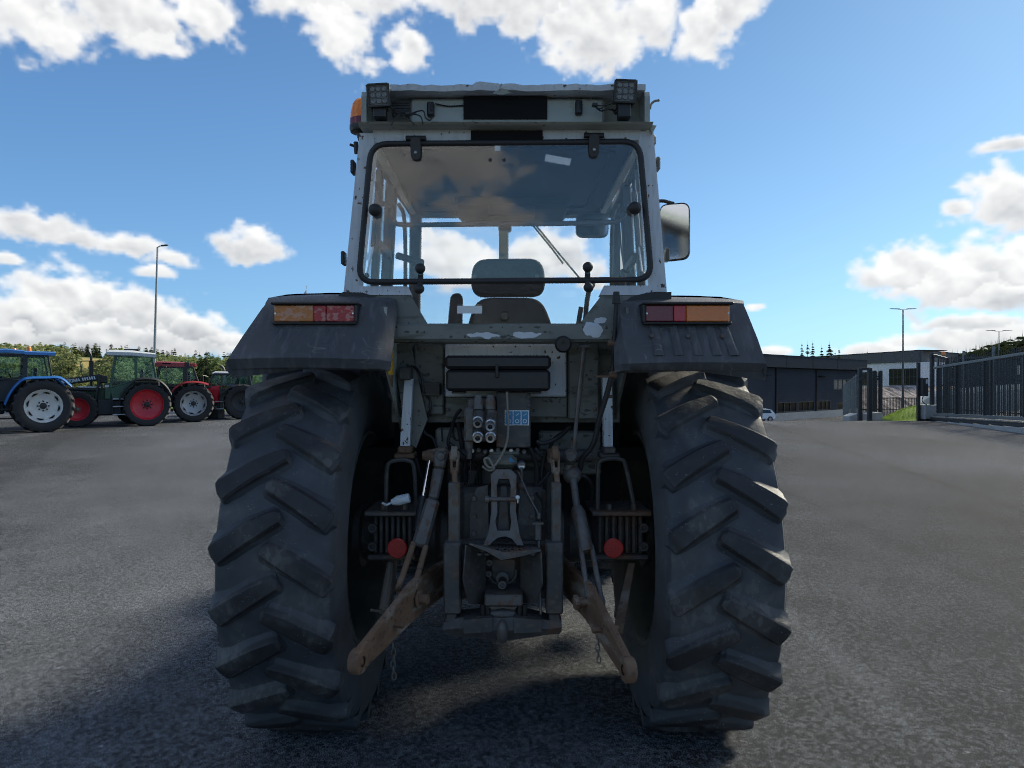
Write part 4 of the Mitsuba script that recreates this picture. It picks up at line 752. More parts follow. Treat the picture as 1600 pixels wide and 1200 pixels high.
# boxy castings and hoses in the shade
add("tractor__lower_box", span(-0.350, -0.213, 3.30, 3.42, 1.279, 1.376, .008), "body_paint")
add("tractor__lower_box", cat(span(0.125, 0.416, 3.36, 3.45, 1.158, 1.360, .008)), "body_paint")
hz = [[(-0.184, 3.2, 1.325), (-0.182, 3.22, 1.252), (-0.144, 3.25, 1.177), (-0.160, 3.28, 1.028)], [(0.108, 3.2, 1.325), (0.142, 3.2, 1.317), (0.205, 3.22, 1.341), (0.261, 3.28, 1.383)], [(0.147, 3.2, 1.283), (0.131, 3.22, 1.181), (0.142, 3.22, 1.039)], [(-0.245, 3.3, 1.405), (-0.232, 3.28, 1.319), (-0.210, 3.3, 1.171), (-0.228, 3.3, 0.996)], [(0.079, 3.2, 1.297), (0.108, 3.2, 1.212), (0.099, 3.2, 1.070)], [(-0.321, 3.3, 1.381), (-0.317, 3.29, 1.318)], [(-0.269, 3.3, 1.381), (-0.265, 3.29, 1.335), (-0.250, 3.29, 1.324), (-0.236, 3.29, 1.335), (-0.237, 3.3, 1.381)]]
for i, h in enumerate(hz): add("tractor__hose", tube(curve(h, 5), .010 if i < 5 else .004, 7), "black_rubber")
# lift shaft with its two arms and clevises
ls = "tractor__lift_shaft"
add(ls + "__tube", cyl((-0.378, 3.24, 1.259), (0.358, 3.24, 1.259), .030, 20), "greasy")
add(ls + "__end", cat(cyl((-0.396, 3.2, 1.263), (-0.331, 3.2, 1.263), .020, 14, .034), box((-0.312, 3.2, 1.263), (.07, .09, .07), .02)), "rusty")
add(ls + "__end", cat(lathe([(0, 0), (.030, 0), (.030, .02), (.02, .03), (0, .03)], (0.250, 3.1, 1.273), (0, -1, 0), 22), tube([(0.268, 3.12, 1.332), (0.265, 3.12, 1.296)], .016, 10), cyl((0.246, 3.12, 1.235), (0.246, 3.12, 1.204), .022, 16), ball((0.260, 3.12, 1.188), .04, 2)), "worn_steel")
for xs0 in (710, 868):
    d = V(0 if xs0 == 710 else 0.422 - 0.000, 0, 0); k = free("tractor__lift_clevis")
    p = lambda a: V(*a) + d
    add(k + "__lug", cat(lathe([(0, -.012), (.035, -.012), (.035, .012), (0, .012)], p((-0.241, 3.03, 1.285)), (1, 0, 0), 20), bar(p((-0.241, 3.03, 1.280)), p((-0.255, 3.2, 1.263)), .024, .06)), "rusty")
    add(k + "__fork", cat(bar(p((-0.257, 3.03, 1.296)), p((-0.250, 3, 1.214)), .008, .03), bar(p((-0.225, 3.03, 1.296)), p((-0.228, 3, 1.214)), .008, .03), ball(p((-0.239, 3, 1.219)), .016, 2)), "rusty")
    add(k + "__rod", tube([p((-0.239, 3, 1.219)), p((-0.233, 2.96, 1.148))], .012, 10), "rusty")
# left lift rod: forged eye, shank and slotted fork
lr = "tractor__lift_rod"
A0, A1, A2, A3 = V(*(-0.304, 3.12, 1.271)), V(*(-0.332, 3.05, 1.094)), V(*(-0.380, 2.96, 0.912)), V(*(-0.420, 2.84, 0.763))
add(lr + "__shank", cat(bar(A0 + V(.0, 0, .02), A0 + (A1 - A0) * .3, .060, .035, (0, 1, 0), .050, .035, .008), bar(A0 + (A1 - A0) * .3, A1, .050, .035, (0, 1, 0), .042, .04, .008), bar(A1, A2, .060, .05, (0, 1, 0), .066, .05, .012)), "worn_steel", 40)
e = unit(A3 - A2); sd = unit(np.cross(e, (0, 1, 0)))
add(lr + "__fork", cat(bar(A2 - e * .01 + sd * .026, A3 + sd * .030, .022, .045, (0, 1, 0), ch=.004), bar(A2 - e * .01 - sd * .026, A3 - sd * .030, .022, .045, (0, 1, 0), ch=.004)), "rusty")
add(lr + "__pin", cat(cyl(A0 + V(0, -.03, 0), A0 + V(0, .06, 0), .015, 16), lathe([(0, 0), (.019, 0), (.016, .008), (0, .009)], A0 + V(0, -.028, 0), (0, -1, 0), 16)), "worn_steel")
B0, B1, B2, B3 = V(*(0.261, 3.1, 1.182)), V(*(0.274, 3.04, 1.055)), V(*(0.306, 2.96, 0.894)), V(*(0.324, 2.84, 0.738))
add("tractor__lift_rod_001__shank", cat(tube([B0, B1], .016, 12), tube([B1 - unit(B2 - B1) * .01, B1 + (B2 - B1) * .1, B1 + (B2 - B1) * .75, B2], [.022, .032, .030, .034], 14)), "worn_steel", 40)
e = unit(B3 - B2); sd = unit(np.cross(e, (0, 1, 0)))
add("tractor__lift_rod_001__fork", cat(bar(B2 - e * .02 + sd * .022, B3 + sd * .026 + e * .05, .020, .045, (0, 1, 0), ch=.004), bar(B2 - e * .02 - sd * .022, B3 - sd * .026, .020, .045, (0, 1, 0), ch=.004)), "worn_steel")
ar = "tractor__assist_ram"
add(ar + "__rod", tube([(-0.362, 3.2, 1.263), (-0.381, 3.1, 1.092)], .0095, 12), "chrome", 60)
add(ar + "__cylinder", tube([(-0.381, 3.1, 1.097), (-0.398, 3.04, 0.956)], .020, 14), "black")
# lower links: flat forged bars running out and back to their ball ends
def lower_link(key, a, b, c, tw):
    a, b, c = V(*a), V(*b), V(*c)
    add(key + "__bar", cat(bar(a, b, .028, .15, (0, 0, 1), .028, .155, .006), bar(b, c, .028, .155, (0, 0, 1), .026, .085, .006)), "rusty")
    d = unit(c - b); s = unit(np.cross(d, (0, 0, 1)))
    add(key + "__ball_end", cat(lathe([(.018, -.019), (.038, -.019), (.043, -.013), (.043, .013), (.038, .019), (.018, .019)], c + d * .004, s, 24, closed=True), ball(c + d * .004, .019, 2)), "rusty")
    add(key + "__pin", cat(cyl(b - s * .06, b + s * .05, .020, 14), cyl(b + s * .045, b + s * .062, .030, 6), cyl(b - s * .028, b - s * .018, .036, 18)), "rusty")
    q = b * .55 + c * .45; add(key + "__bolt", cyl(q - s * .05, q + s * .05, .013, 6), "rusty")
lower_link("tractor__lower_link", (-0.277, 3.3, 0.724), (-0.386, 2.85, 0.735), (-0.514, 2.42, 0.655), 0)
lower_link("tractor__lower_link_001", (0.199, 3.3, 0.748), (0.305, 2.85, 0.722), (0.388, 2.42, 0.627), 0)
add("tractor__stay_plate", cat(plate([(0.499, 3.1, 0.812), (0.527, 3.1, 0.812), (0.436, 2.85, 0.596), (0.396, 2.85, 0.601)], .012), *[cyl((0.439, 2.9, 0.669), (0.436, 2.88, 0.675), .006, 8) for _ in (0,)]), "rusty")
add("tractor__stay_plate", cat(tube([(-0.538, 3.2, 0.787), (-0.538, 3.15, 0.730), (-0.531, 3, 0.638)], [.014, .020, .022], 10), tube([(-0.536, 3, 0.635), (-0.574, 2.95, 0.658)], .006, 6)), "cable_beige")
def chain(p, n, key):
    p = V(*p); ms = []
    for i in range(n):
        c = p + V(.002 * (i % 3), 0, -.022 * i); a = np.linspace(0, 2 * math.pi, 11); ax = V(1, 0, 0) if i % 2 else V(0, 1, 0)
        ms.append(tube([c + ax * .008 * math.cos(t) + V(0, 0, .015 * math.sin(t)) for t in a], .0026, 5))
    add(key, cat(ms), "worn_steel")
chain((0.326, 2.75, 0.643), 6, "tractor__check_chain"); chain((-0.444, 2.7, 0.600), 6, "tractor__check_chain")
# --- pick-up hitch: slide rails, cross beam, hook, shaft shield and top-link fork
hk = "tractor__pickup_hitch"
for s in (0, 1):
    if s == 0: a, b, c, d = (-0.259, -0.213), (-0.273, -0.206), (-0.269, -0.223), 0
    else: a, b, c, d = (0.161, 0.200), (0.135, 0.204), (0.149, 0.195), 1
    add(hk + "__inner_rail", span(a[0], a[1], 2.93, 2.98, 0.880, 1.178, .004), "worn_steel")
    add(hk + "__outer_rail", span(b[0], b[1], 2.88, 2.985, 0.662, 0.945, .006), "greasy")
    add(hk + "__rail_foot", span(c[0], c[1], 2.90, 2.98, 0.574, 0.661, .006), "greasy")
yb = 2.88
bm = loft([np.array([(x, 2.90 + o, z0), (x, 2.885 + o, (z0 + z1) / 2), (x, 2.90 + o, z1), (x, 3.0, z1), (x, 3.0, z0)]) for x, z0, z1, o in
    ((-0.275, 0.576, 0.622, .0), (-0.217, 0.568, 0.642, .0), (-0.127, 0.561, 0.652, -.01), (-0.038, 0.555, 0.647, -.02), (0.051, 0.563, 0.652, -.01), (0.140, 0.573, 0.632, .0), (0.199, 0.586, 0.632, .0))])
add(hk + "__cross_beam", bm, "greasy")
add(hk + "__hook", cat(tube(curve([(-0.038, 2.87, 0.562), (-0.038, 2.855, 0.595), (-0.038, 2.85, 0.627), (-0.038, 2.86, 0.649)], 4), [.018, .020, .022, .024, .024, .023, .022, .021, .019, .016, .012, .009, .005], 16), box((-0.039, 2.95, 0.630), (.13, .1, .10), .02)), "worn_steel", 50)
for x0, x1, t in ((-0.192, -0.078, .3), (0.008, 0.116, -.3)): add(hk + "__jaw", hull([V(x, y, z) for x, za, zb_ in ((x0, 0.593, (0.646 if t > 0 else 0.656)), (x1, 0.598, (0.656 if t > 0 else 0.646))) for y in (2.862, 2.93) for z in (za, zb_)]), "greasy")
add(hk + "__drawbar_block", cat(span(-0.110, 0.043, 2.88, 3.2, 0.693, 0.739, .006), plate([(-0.092, 2.89, 0.690), (0.020, 2.89, 0.690), (0.010, 2.89, 0.677), (-0.038, 2.89, 0.685), (-0.082, 2.89, 0.677)], .1)), "worn_steel")
for x in (754, 762, 812, 820): add(hk + "__bolt", cyl((-0.118 + (x - 754) * .00257, 2.9, 0.651), (-0.118 + (x - 754) * .00257, 2.9, 0.697), .010, 8), "black")
# three-sided shaft shield with a perforated tread on top
sh = "tractor__shaft_shield"
add(sh + "__side", plate([(-0.175, 2.82, 0.951), (-0.105, 2.96, 0.883), (-0.113, 2.98, 0.673), (-0.162, 2.86, 0.709), (-0.195, 2.82, 0.819)], .006), "greasy")
add(sh + "__side", plate([(0.112, 2.82, 0.926), (0.031, 2.96, 0.878), (0.040, 2.98, 0.678), (0.086, 2.86, 0.714), (0.120, 2.82, 0.801)], .006), "greasy")
top = shell([[(-0.166, 2.8, 0.958), (-0.099, 2.8, 0.931), (-0.042, 2.79, 0.901), (0.030, 2.8, 0.911), (0.114, 2.8, 0.933)], [(-0.162, 2.95, 0.925), (-0.099, 2.95, 0.920), (-0.039, 2.95, 0.909), (0.026, 2.95, 0.909), (0.099, 2.95, 0.909)], [(-0.145, 3.15, 0.889), (-0.098, 3.15, 0.894), (-0.042, 3.15, 0.894), (0.014, 3.15, 0.891), (0.078, 3.15, 0.883)]], .006)
add(sh + "__tread", top, "greasy"); studs = []
for r, (y, z, x0, x1) in enumerate(((2.83, 0.914, -0.125, 0.080), (2.88, 0.915, -0.127, 0.076), (2.93, 0.914, -0.124, 0.073), (2.99, 0.909, -0.116, 0.064), (3.05, 0.904, -0.113, 0.054))):
    for x in np.linspace(x0, x1, 8) + (.012 if r % 2 else 0): studs.append(lathe([(.006, 0), (.012, 0), (.010, .006), (.006, .006)], (x, y, z), (0, -.2, 1), 10, closed=True))
add(sh + "__stud", cat(studs), "greasy"); labels["tractor__shaft_shield__stud"] = {"kind": "stuff"}
add("tractor__shaft_housing", cat(span(-0.103, 0.032, 3.05, 3.3, 0.703, 0.857, .02), tube([V(.0, 0, 0) + V(-0.040 + .058 * math.cos(a), 3.04, 0.792 + .055 * math.sin(a)) for a in np.linspace(math.pi * .95, math.pi * 2.05, 16)], .007, 6)), "greasy")
add("tractor__power_shaft", cat(lathe([(0, 0), (.017, 0), (.017, .10), (.010, .10), (.010, .09), (0, .09)], (-0.040, 3.05, 0.759), (0, -1, 0), 18), cyl((-0.040, 3.05, 0.759), (-0.040, 3.02, 0.768), .028, 18)), "worn_steel")
for p in ((-0.097, 3.03, 0.789), (-0.088, 3.03, 0.725), (0.019, 3.03, 0.719), (-0.094, 3.03, 0.835)): add("tractor__housing_bolt", lathe([(0, 0), (.013, 0), (.013, .02), (.006, .02), (.006, .012), (0, .012)], p, (0, -1, 0), 12), "worn_steel")
add("tractor__housing_bar", bar((-0.097, 3.035, 0.721), (0.024, 3.035, 0.718), .022, .02, (0, 1, 0)), "greasy")
tf = "tractor__top_link_bracket"
outer = [(-0.066, 2.98, 1.229), (-0.005, 2.98, 1.229), (0.018, 2.98, 1.206), (0.016, 2.95, 1.058), (0.031, 2.93, 0.968), (0.047, 2.92, 0.929), (0.021, 2.92, 0.929), (0.000, 2.92, 0.955), (-0.026, 2.92, 0.965), (-0.057, 2.92, 0.960), (-0.078, 2.92, 0.944), (-0.090, 2.92, 0.929), (-0.116, 2.92, 0.929), (-0.096, 2.93, 0.973), (-0.084, 2.95, 1.058), (-0.087, 2.98, 1.206)]
hole = [(-0.055, 2.974, 1.190), (-0.013, 2.974, 1.190), (-0.005, 2.97, 1.165), (-0.008, 2.95, 1.058), (-0.003, 2.942, 1.020), (-0.008, 2.934, 0.985), (-0.060, 2.934, 0.985), (-0.068, 2.942, 1.020), (-0.060, 2.95, 1.058), (-0.063, 2.97, 1.165)]
add(tf + "__fork", plate(outer, .05, [hole]), "worn_steel", 30)
add(tf + "__pin", cat(cyl((-0.105, 2.96, 1.108), (0.031, 2.96, 1.108), .010, 12), cyl((-0.110, 2.96, 1.108), (-0.094, 2.96, 1.108), .015, 12)), "worn_steel")
add(tf + "__pin_head", cat(ball((0.023, 2.94, 1.119), .009, 2), tube([(0.023, 2.94, 1.114), (0.023, 2.94, 1.096)], .003, 5)), "sticker_white", True)
add(tf + "__tongue", cat(hull([V(*p) + d for p in ((-0.046, 3.05, 1.148), (-0.024, 3.05, 1.148), (-0.013, 3.02, 0.971), (-0.059, 3.02, 0.971)) for d in (V(0, 0, 0), V(0, .04, 0))])), "worn_steel")
add(tf + "__knob", cat(lathe([(0, 0), (.016, .0), (.020, .012), (.016, .022), (.007, .03), (.006, .09), (0, .09)], (0.040, 3.02, 1.142), (0, 0, 1), 16)), "greasy")
add("tractor__tail_casting", cat(plate([(-0.150, 3.08, 1.138), (-0.104, 3.08, 1.149), (-0.097, 3.06, 0.903), (-0.179, 3.06, 0.903), (-0.177, 3.08, 1.062)], .2), plate([(0.033, 3.08, 1.144), (0.087, 3.08, 1.138), (0.108, 3.06, 0.903), (0.022, 3.06, 0.903)], .2), span(-0.227, 0.147, 3.15, 3.3, 0.645, 1.127, .02)), "greasy")
add("tractor__position_lever", cat(tube([(0.027, 3, 1.214), (0.066, 2.98, 1.126), (0.110, 2.95, 1.047)], .003, 5), box((0.110, 2.95, 1.042), (.014, .014, .025), .003), span(0.094, 0.120, 2.95, 2.99, 0.940, 1.013, .004), tube([(0.110, 2.95, 0.940), (0.111, 2.93, 0.802), (0.115, 2.9, 0.656)], .005, 6), span(0.084, 0.128, 2.94, 2.96, 1.008, 1.016)), "worn_steel")
add("tractor__hitch_frame", cat(span(-0.226, 0.154, 3.0, 3.05, 0.688, 0.725, .004), span(-0.226, 0.159, 3.0, 3.06, 0.911, 0.927, .004)), "greasy")
tag("tractor", "worn grey and white tractor seen from behind, its big black tyres and rusty linkage nearest", "tractor")

# more pipes, unions and bolts in the shade round the lift housing
for pts, r in (([(-0.162, 3.15, 1.301), (-0.173, 3.16, 1.256), (-0.215, 3.2, 1.218), (-0.224, 3.25, 1.143)], .007), ([(-0.095, 3.15, 1.301), (-0.089, 3.16, 1.278), (-0.136, 3.2, 1.235), (-0.167, 3.25, 1.120)], .007), ([(-0.227, 3.2, 1.467), (-0.251, 3.22, 1.438), (-0.270, 3.25, 1.384), (-0.288, 3.25, 1.321), (-0.277, 3.26, 1.286)], .008),
               ([(0.102, 3.2, 1.297), (0.130, 3.2, 1.263), (0.165, 3.22, 1.284), (0.184, 3.25, 1.327), (0.232, 3.28, 1.359)], .009), ([(0.113, 3.2, 1.127), (0.159, 3.2, 1.178), (0.188, 3.22, 1.221)], .008), ([(0.297, 3.2, 1.178), (0.334, 3.2, 1.161), (0.361, 3.24, 1.107), (0.354, 3.28, 1.014)], .009),
               ([(-0.427, 3.22, 1.249), (-0.413, 3.24, 1.179), (-0.383, 3.28, 1.101), (-0.397, 3.3, 0.996)], .008), ([(-0.198, 3.1, 1.262), (-0.206, 3.14, 1.185), (-0.189, 3.18, 1.116)], .005), ([(0.104, 3.1, 1.114), (0.133, 3.12, 1.055), (0.127, 3.12, 0.945)], .005), ([(-0.409, 3.3, 1.405), (-0.395, 3.28, 1.359), (-0.359, 3.27, 1.337), (-0.339, 3.27, 1.291)], .006)):
    add("tractor__hose", tube(curve(pts, 5), r, 7), "black_rubber")
for x, y in ((0, 0), (1, 0), (0, 1), (1, 1), (0, 2), (1, 2)):
    q = V(-0.161 + x * (0.084 - -0.161), 3.07, 1.095 - y * .075); add("tractor__casting_bolt", cyl(q + V(0, .02, 0), q - V(0, .012, 0), .011, 6), "worn_steel")
for i in range(9):
    q = V(-0.172 + .028 * i, 3.145, 1.291 + .004 * math.sin(i * 2.1)); add("tractor__pipe_union", cat(cyl(q, q - V(0, .03, 0), .010, 6), cyl(q - V(0, .03, 0), q - V(0, .045, 0), .0065, 10)), "worn_steel" if i % 3 else "bright_steel")
for p in ((-0.292, 3.3, 1.463), (-0.292, 3.3, 1.697), (0.380, 3.3, 1.697), (0.380, 3.3, 1.463), (-0.423, 3.3, 1.741), (-0.423, 3.3, 1.463), (0.072, 3.138, 1.524), (0.072, 3.138, 1.316), (-0.058, 3.138, 1.316), (0.072, 3.138, 1.486)): add("tractor__panel_bolt", lathe([(0, 0), (.009, 0), (.008, .005), (0, .007)], p, (0, -1, 0), 10), "greasy")

# ---------------------------------------------------------------- the row of parked tractors on the left
pr("blue_paint", (.020, .12, .36), .35, coat=.5); pr("deep_blue_paint", (.016, .045, .21), .35, coat=.5)
pr("green_paint", (.022, .070, .035), .35, coat=.5); pr("dark_green_paint", (.016, .030, .024), .35, coat=.4); pr("red_paint", (.30, .022, .030), .4, coat=.4)
pr("rim_red", (.52, .020, .035), .4, coat=.3); pr("rim_white", lambda p, n, uv: MIX((.55, .54, .50), (.74, .73, .69), FB(p.x * 6, p.y * 6, p.z * 6, 3)), .5); pr("rim_silver", (.42, .43, .43), .4, .3)
pr("roof_grey", (.50, .52, .53), .5); pr("dark_body", (.022, .024, .026), .55)

class Parked:
    def __init__(self, key, x, y, deg, sx=.91):
        """(x, y) is where the near rear wheel stands."""
        a = math.radians(deg + 90); x, y = x - .92 * math.cos(a), y - .92 * math.sin(a); self.sx = sx
        self.key = free(key); self.M = trimesh.transformations.translation_matrix((x, y, float(ground_z(x, y)))) @ trimesh.transformations.rotation_matrix(math.radians(deg), (0, 0, 1))
    def put(self, part, m, mat, smooth=30):
        m = m.copy()
        if not part.startswith('wheel'): m.apply_scale((self.sx, 1, 1))
        m.apply_transform(self.M); return add(f"{self.key}__{part}", m, mat, smooth)
    def wheel(self, x, y, R, half, rim, mat, seed, hubmat="dark_body", lugs=20, slots=False):
        k = free(f"{self.key}__wheel")[len(self.key) + 2:]; s = 1 if y > 0 else -1; c = V(x * self.sx, y, R - .03)
        t = rot(tyre(R, half, rim, lugs, .045, 56, seed, False), -90, (0, 0, 1), (0, 0, 0)); self.put(k + "__tyre", move(t, c), "far_rubber", 40)
        self.put(k + "__rim", lathe([(rim + .03, half * .80), (rim + .01, half * .84), (rim - .02, half * .75), (rim - .05, half * .45), (rim * .80, half * .30), (rim * .45, half * .05), (rim * .22, half * .10), (0, half * .10), (0, -.02), (rim - .05, -.02), (rim + .02, -half * .7)], c, (0, s, 0), 40, closed=True), mat, 35)
        self.put(k + "__hub", cat([lathe([(0, half * .08), (rim * .20, half * .1), (rim * .17, half * .32), (rim * .08, half * .40), (0, half * .40)], c, (0, s, 0), 18)] + [ball(c + V(rim * .29 * math.cos(a), s * half * .13, rim * .29 * math.sin(a)), .028, 1) for a in np.arange(8) * math.pi / 4]), hubmat)
        if slots:
            for a in np.arange(8) * math.pi / 4 + .2:
                q = [c + V(rim * r * math.cos(a + d), s * half * .52, rim * r * math.sin(a + d)) for r, d in ((.80, -.26), (.86, -.15), (.89, 0), (.86, .15), (.80, .26), (.78, 0))]
                self.put(k + "__slot", plate(q, .012, away=(0, s, 0)), "matt_black")
    def beam(self, part, pts, y, w, mat):
        """A frame member along points (x, z) at the side y."""
        self.put(part, cat(*[bar((a[0], y, a[1]), (b[0], y, b[1]), w, .06, up=(0, 1, 0), ch=.012) for a, b in zip(pts[:-1], pts[1:])]), mat)
    def pane(self, part, pts, y):
        self.put(part, tm([(x, y, z) for x, z in pts], [[0, i, i + 1] for i in range(1, len(pts) - 1)]), "tinted_glass", False)
    def cab(self, o, frame_mat, W=.74):
        a0, a1, b0, b1, c0, c1 = o["A"] + o["B"] + o["C"]
        for s in (-1, 1):
            y = s * W
            self.beam("cab_pillar", [a0, a1], y, .07, frame_mat); self.beam("cab_pillar", [b0, b1], y, o.get("bw", .09), frame_mat); self.beam("cab_pillar", [c0, c1], y, .07, frame_mat)
            self.beam("cab_rail", [a1, b1, c1], y, .06, frame_mat); self.beam("cab_sill", [a0, b0, c0], y, .06, frame_mat)
            self.pane("side_glass", [a0, b0, b1, a1], y); self.pane("side_glass", [b0, c0, c1, b1], y)
        for part, p, q in (("windscreen", a0, a1), ("rear_glass", c0, c1)):
            self.put(part, tm([(p[0], -W, p[1]), (p[0], W, p[1]), (q[0], W, q[1]), (q[0], -W, q[1])], [[0, 1, 2], [0, 2, 3]]), "tinted_glass", False)
        self.put("seat", cat(span(.10, .28, -.25, .25, 1.3, 2.12, .05), span(.2, .7, -.25, .25, 1.3, 1.5, .05)), "black")
        self.put("dashboard", cat(span(a0[0] - .35, a0[0] - .1, -.3, .3, 1.2, a0[1] + .12, .05), tube([(a0[0] - .55 + .09 * math.sin(t), .19 * math.cos(t), a0[1] + .10 + .17 * math.sin(t)) for t in np.linspace(0, 6.3, 17)], .018, 6)), "black")
    def fender(self, pts, y0, y1, mat, t=.05):
        for s in (-1, 1):
            p = curve(np.array([(x, 0, z) for x, z in pts]), 4); g = [[(q[0], s * y0, q[2] - .02), (q[0], s * (y0 * .5 + y1 * .5), q[2]), (q[0], s * (y1 - .03), q[2]), (q[0], s * y1, q[2] - .05)] for q in p]
            self.put("fender", shell(g if s > 0 else [r[::-1] for r in g], t), mat, 40)

# the blue one, nearest, half outside the picture
t = Parked("tractor", -15.4, 23.75, 217, .84)
for s in (1, -1): t.wheel(0, s * .92, .89, .27, .53, "rim_white", 21, slots=s > 0)
for s in (1, -1): t.wheel(2.55, s * .88, .66, .21, .36, "rim_white", 22)
t.cab({"A": [(1.55, 1.72), (1.42, 2.52)], "B": [(.58, 1.80), (.56, 2.52)], "C": [(-.30, 1.82), (-.17, 2.52)], "bw": .15}, "dark_body")
t.put("roof", cat(loft([np.array([(x, -.82, z), (x, -.80, z + .09), (x, -.6, z + .13), (x, .6, z + .13), (x, .80, z + .09), (x, .82, z)]) for x, z in ((1.65, 2.56), (1.2, 2.60), (.60, 2.565), (.58, 2.54), (.1, 2.535), (-.42, 2.53))])), "blue_paint")
t.put("beacon", lathe([(0, 0), (.085, 0), (.085, .03), (.078, .035), (.078, .13), (.06, .155), (0, .16)], (.42, .3, 2.66), (0, 0, 1), 18), "beacon_orange", 50); t.put("roof_lamp", lathe([(0, 0), (.09, 0), (.07, .05), (0, .06)], (.9, .2, 2.70), (0, 0, 1), 14), "beacon_orange")
t.fender([(1.22, .95), (1.02, 1.35), (.72, 1.68), (.45, 1.77), (-.1, 1.79), (-.55, 1.78), (-.92, 1.50)], .66, 1.16, "blue_paint")
t.put("body", cat(span(-.5, 1.2, -.45, .45, .65, 1.7, .05), span(.5, 1.6, -.68, .68, 1.0, 1.75, .04), span(1.2, 3.2, -.3, .3, .6, 1.0, .05)), "dark_body")
t.put("bonnet", span(1.6, 3.3, -.38, .38, 1.0, 1.65, .08), "blue_paint"); t.put("step", cat(*[span(.95, 1.4, .62, .92, z, z + .04, .01) for z in (.45, .75, 1.02)]), "dark_body")
t.put("rear_hitch", cat(bar((-.4, .35, .6), (-1.1, .42, .55), .05, .1), bar((-.4, -.35, .6), (-1.1, -.42, .55), .05, .1), span(-.55, -.3, -.3, .3, .5, 1.2, .04)), "dark_body")
t.put("front_axle", bar((2.55, -.8, .62), (2.55, .8, .62), .14, .16), "dark_body"); t.put("rear_axle", bar((0, -.8, .86), (0, .8, .86), .22, .22, ch=.06), "dark_body")
tag(t.key, "blue tractor with white wheels and an orange beacon, cut off by the left edge", "tractor", "tractors parked in a row")

# the green one with a front loader and red wheels
t = Parked("tractor", -13.85, 27.45, 207, .88)
for s in (1, -1): t.wheel(0, s * .92, .83, .27, .56, "rim_red", 23)
for s in (1, -1): t.wheel(2.60, s * .86, .68, .20, .40, "rim_red", 24, "olive_metal")
t.cab({"A": [(1.42, 1.45), (1.22, 2.66)], "B": [(.42, 1.72), (.45, 2.66)], "C": [(-.38, 1.70), (-.18, 2.66)], "bw": .11}, "green_paint")
t.put("roof", loft([np.array([(x, -.80, z), (x, -.80, z + .12), (x, -.6, z + h), (x, .6, z + h), (x, .80, z + .12), (x, .80, z)]) for x, z, h in ((1.52, 2.68, .15), (1.45, 2.66, .20), (.6, 2.66, .20), (-.30, 2.60, .17), (-.36, 2.60, .10))]), "roof_grey")
t.put("roof_lamp", cat(span(1.5, 1.56, .55, .72, 2.7, 2.8, .01), span(1.5, 1.56, .35, .5, 2.7, 2.8, .01)), "bright_steel"); t.put("roof_hatch", span(.3, .9, -.3, .3, 2.85, 2.93, .03), "black")
t.fender([(1.02, 1.02), (.88, 1.30), (.55, 1.66), (.20, 1.78), (-.35, 1.75), (-.70, 1.52), (-.92, 1.18)], .66, 1.18, "dark_body")
t.put("door", cat(plate([(1.40, .76, 1.42), (.45, .76, 1.68), (.62, .76, 1.38), (.95, .76, 1.0), (1.30, .76, .98)], .04, away=(0, 1, 0)), span(1.36, 1.62, .5, .74, 1.0, 1.62, .03)), "green_paint")
t.put("body", cat(span(-.5, 1.4, -.45, .45, .6, 1.7, .05), span(.5, 1.55, -.72, .72, .95, 1.4, .04), span(1.2, 3.2, -.3, .3, .55, 1.0, .05), span(.95, 1.9, .45, .80, .40, 1.0, .06)), "dark_body")
t.put("bonnet", loft([np.array([(x, -.36, 1.0), (x, -.38, z - .12), (x, -.28, z), (x, .28, z), (x, .38, z - .12), (x, .36, 1.0)]) for x, z in ((1.5, 1.58), (2.4, 1.50), (3.3, 1.38), (3.42, 1.22))]), "green_paint")
t.put("exhaust", cat(tube([(2.12, .50, 1.45), (2.12, .50, 1.75)], .05, 10), tube([(2.12, .5, 1.75), (2.12, .5, 2.42)], .085, 12), tube(curve([(2.12, .5, 2.42), (2.12, .5, 2.62), (2.16, .5, 2.72), (2.22, .5, 2.80)]), .045, 10)), "black", 50)
t.put("mirror", cat(tube([(1.3, .8, 2.45), (2.2, 1.05, 2.42), (2.46, 1.08, 2.40), (2.46, 1.08, 2.2)], .018, 6), span(2.40, 2.46, .98, 1.16, 2.0, 2.28, .02)), "black")
for s in (1, -1):
    lk = "loader_arm" + ("" if s > 0 else "_001")
    t.put(lk + "__beam", cat(bar((1.75, s * .62, 1.85), (3.35, s * .62, 1.62), .12, .22, ch=.02), bar((3.35, s * .62, 1.62), (4.4, s * .62, .75), .12, .18, ch=.02)), "black"); t.put(lk + "__post", cat(bar((1.78, s * .60, 1.92), (1.95, s * .60, .95), .10, .30, up=(0, 1, 0), ch=.02), span(1.55, 1.9, s * .60 - .08, s * .60 + .08, 1.62, 1.9, .03)), "black")
    t.put(lk + "__ram", tube([(1.9, s * .62, 1.35), (3.0, s * .62, 1.40)], .05, 10), "black"); t.put(lk + "__ram_rod", tube([(1.75, s * .64, 1.45), (2.6, s * .64, 1.47)], .03, 8), "roof_grey")
m = text_mesh("TRIMA", .115, .006, True); m.apply_transform(np.array([[-1, 0, 0, 0], [0, 0, 1, 0], [0, 1, 0, 0], [0, 0, 0, 1.0]])); m = rot(m, 8.2, (0, 1, 0), (0, 0, 0))
t.put("lettering", move(m, (3.02, .684, 1.615)), "sticker_white", False)
t.put("loader_emblem", lathe([(0, 0), (.065, 0), (.065, .006), (0, .006)], (3.12, .682, 1.655), (0, 1, 0), 18), "sticker_white")
for i in range(6): t.put("stripe", plate([(2.42 - i * .085, .684, 1.70 + i * .012), (2.37 - i * .085, .684, 1.70 + i * .012), (2.40 - i * .085, .684, 1.81 + i * .012), (2.45 - i * .085, .684, 1.81 + i * .012)], .006, away=(0, 1, 0)), "sticker_white")
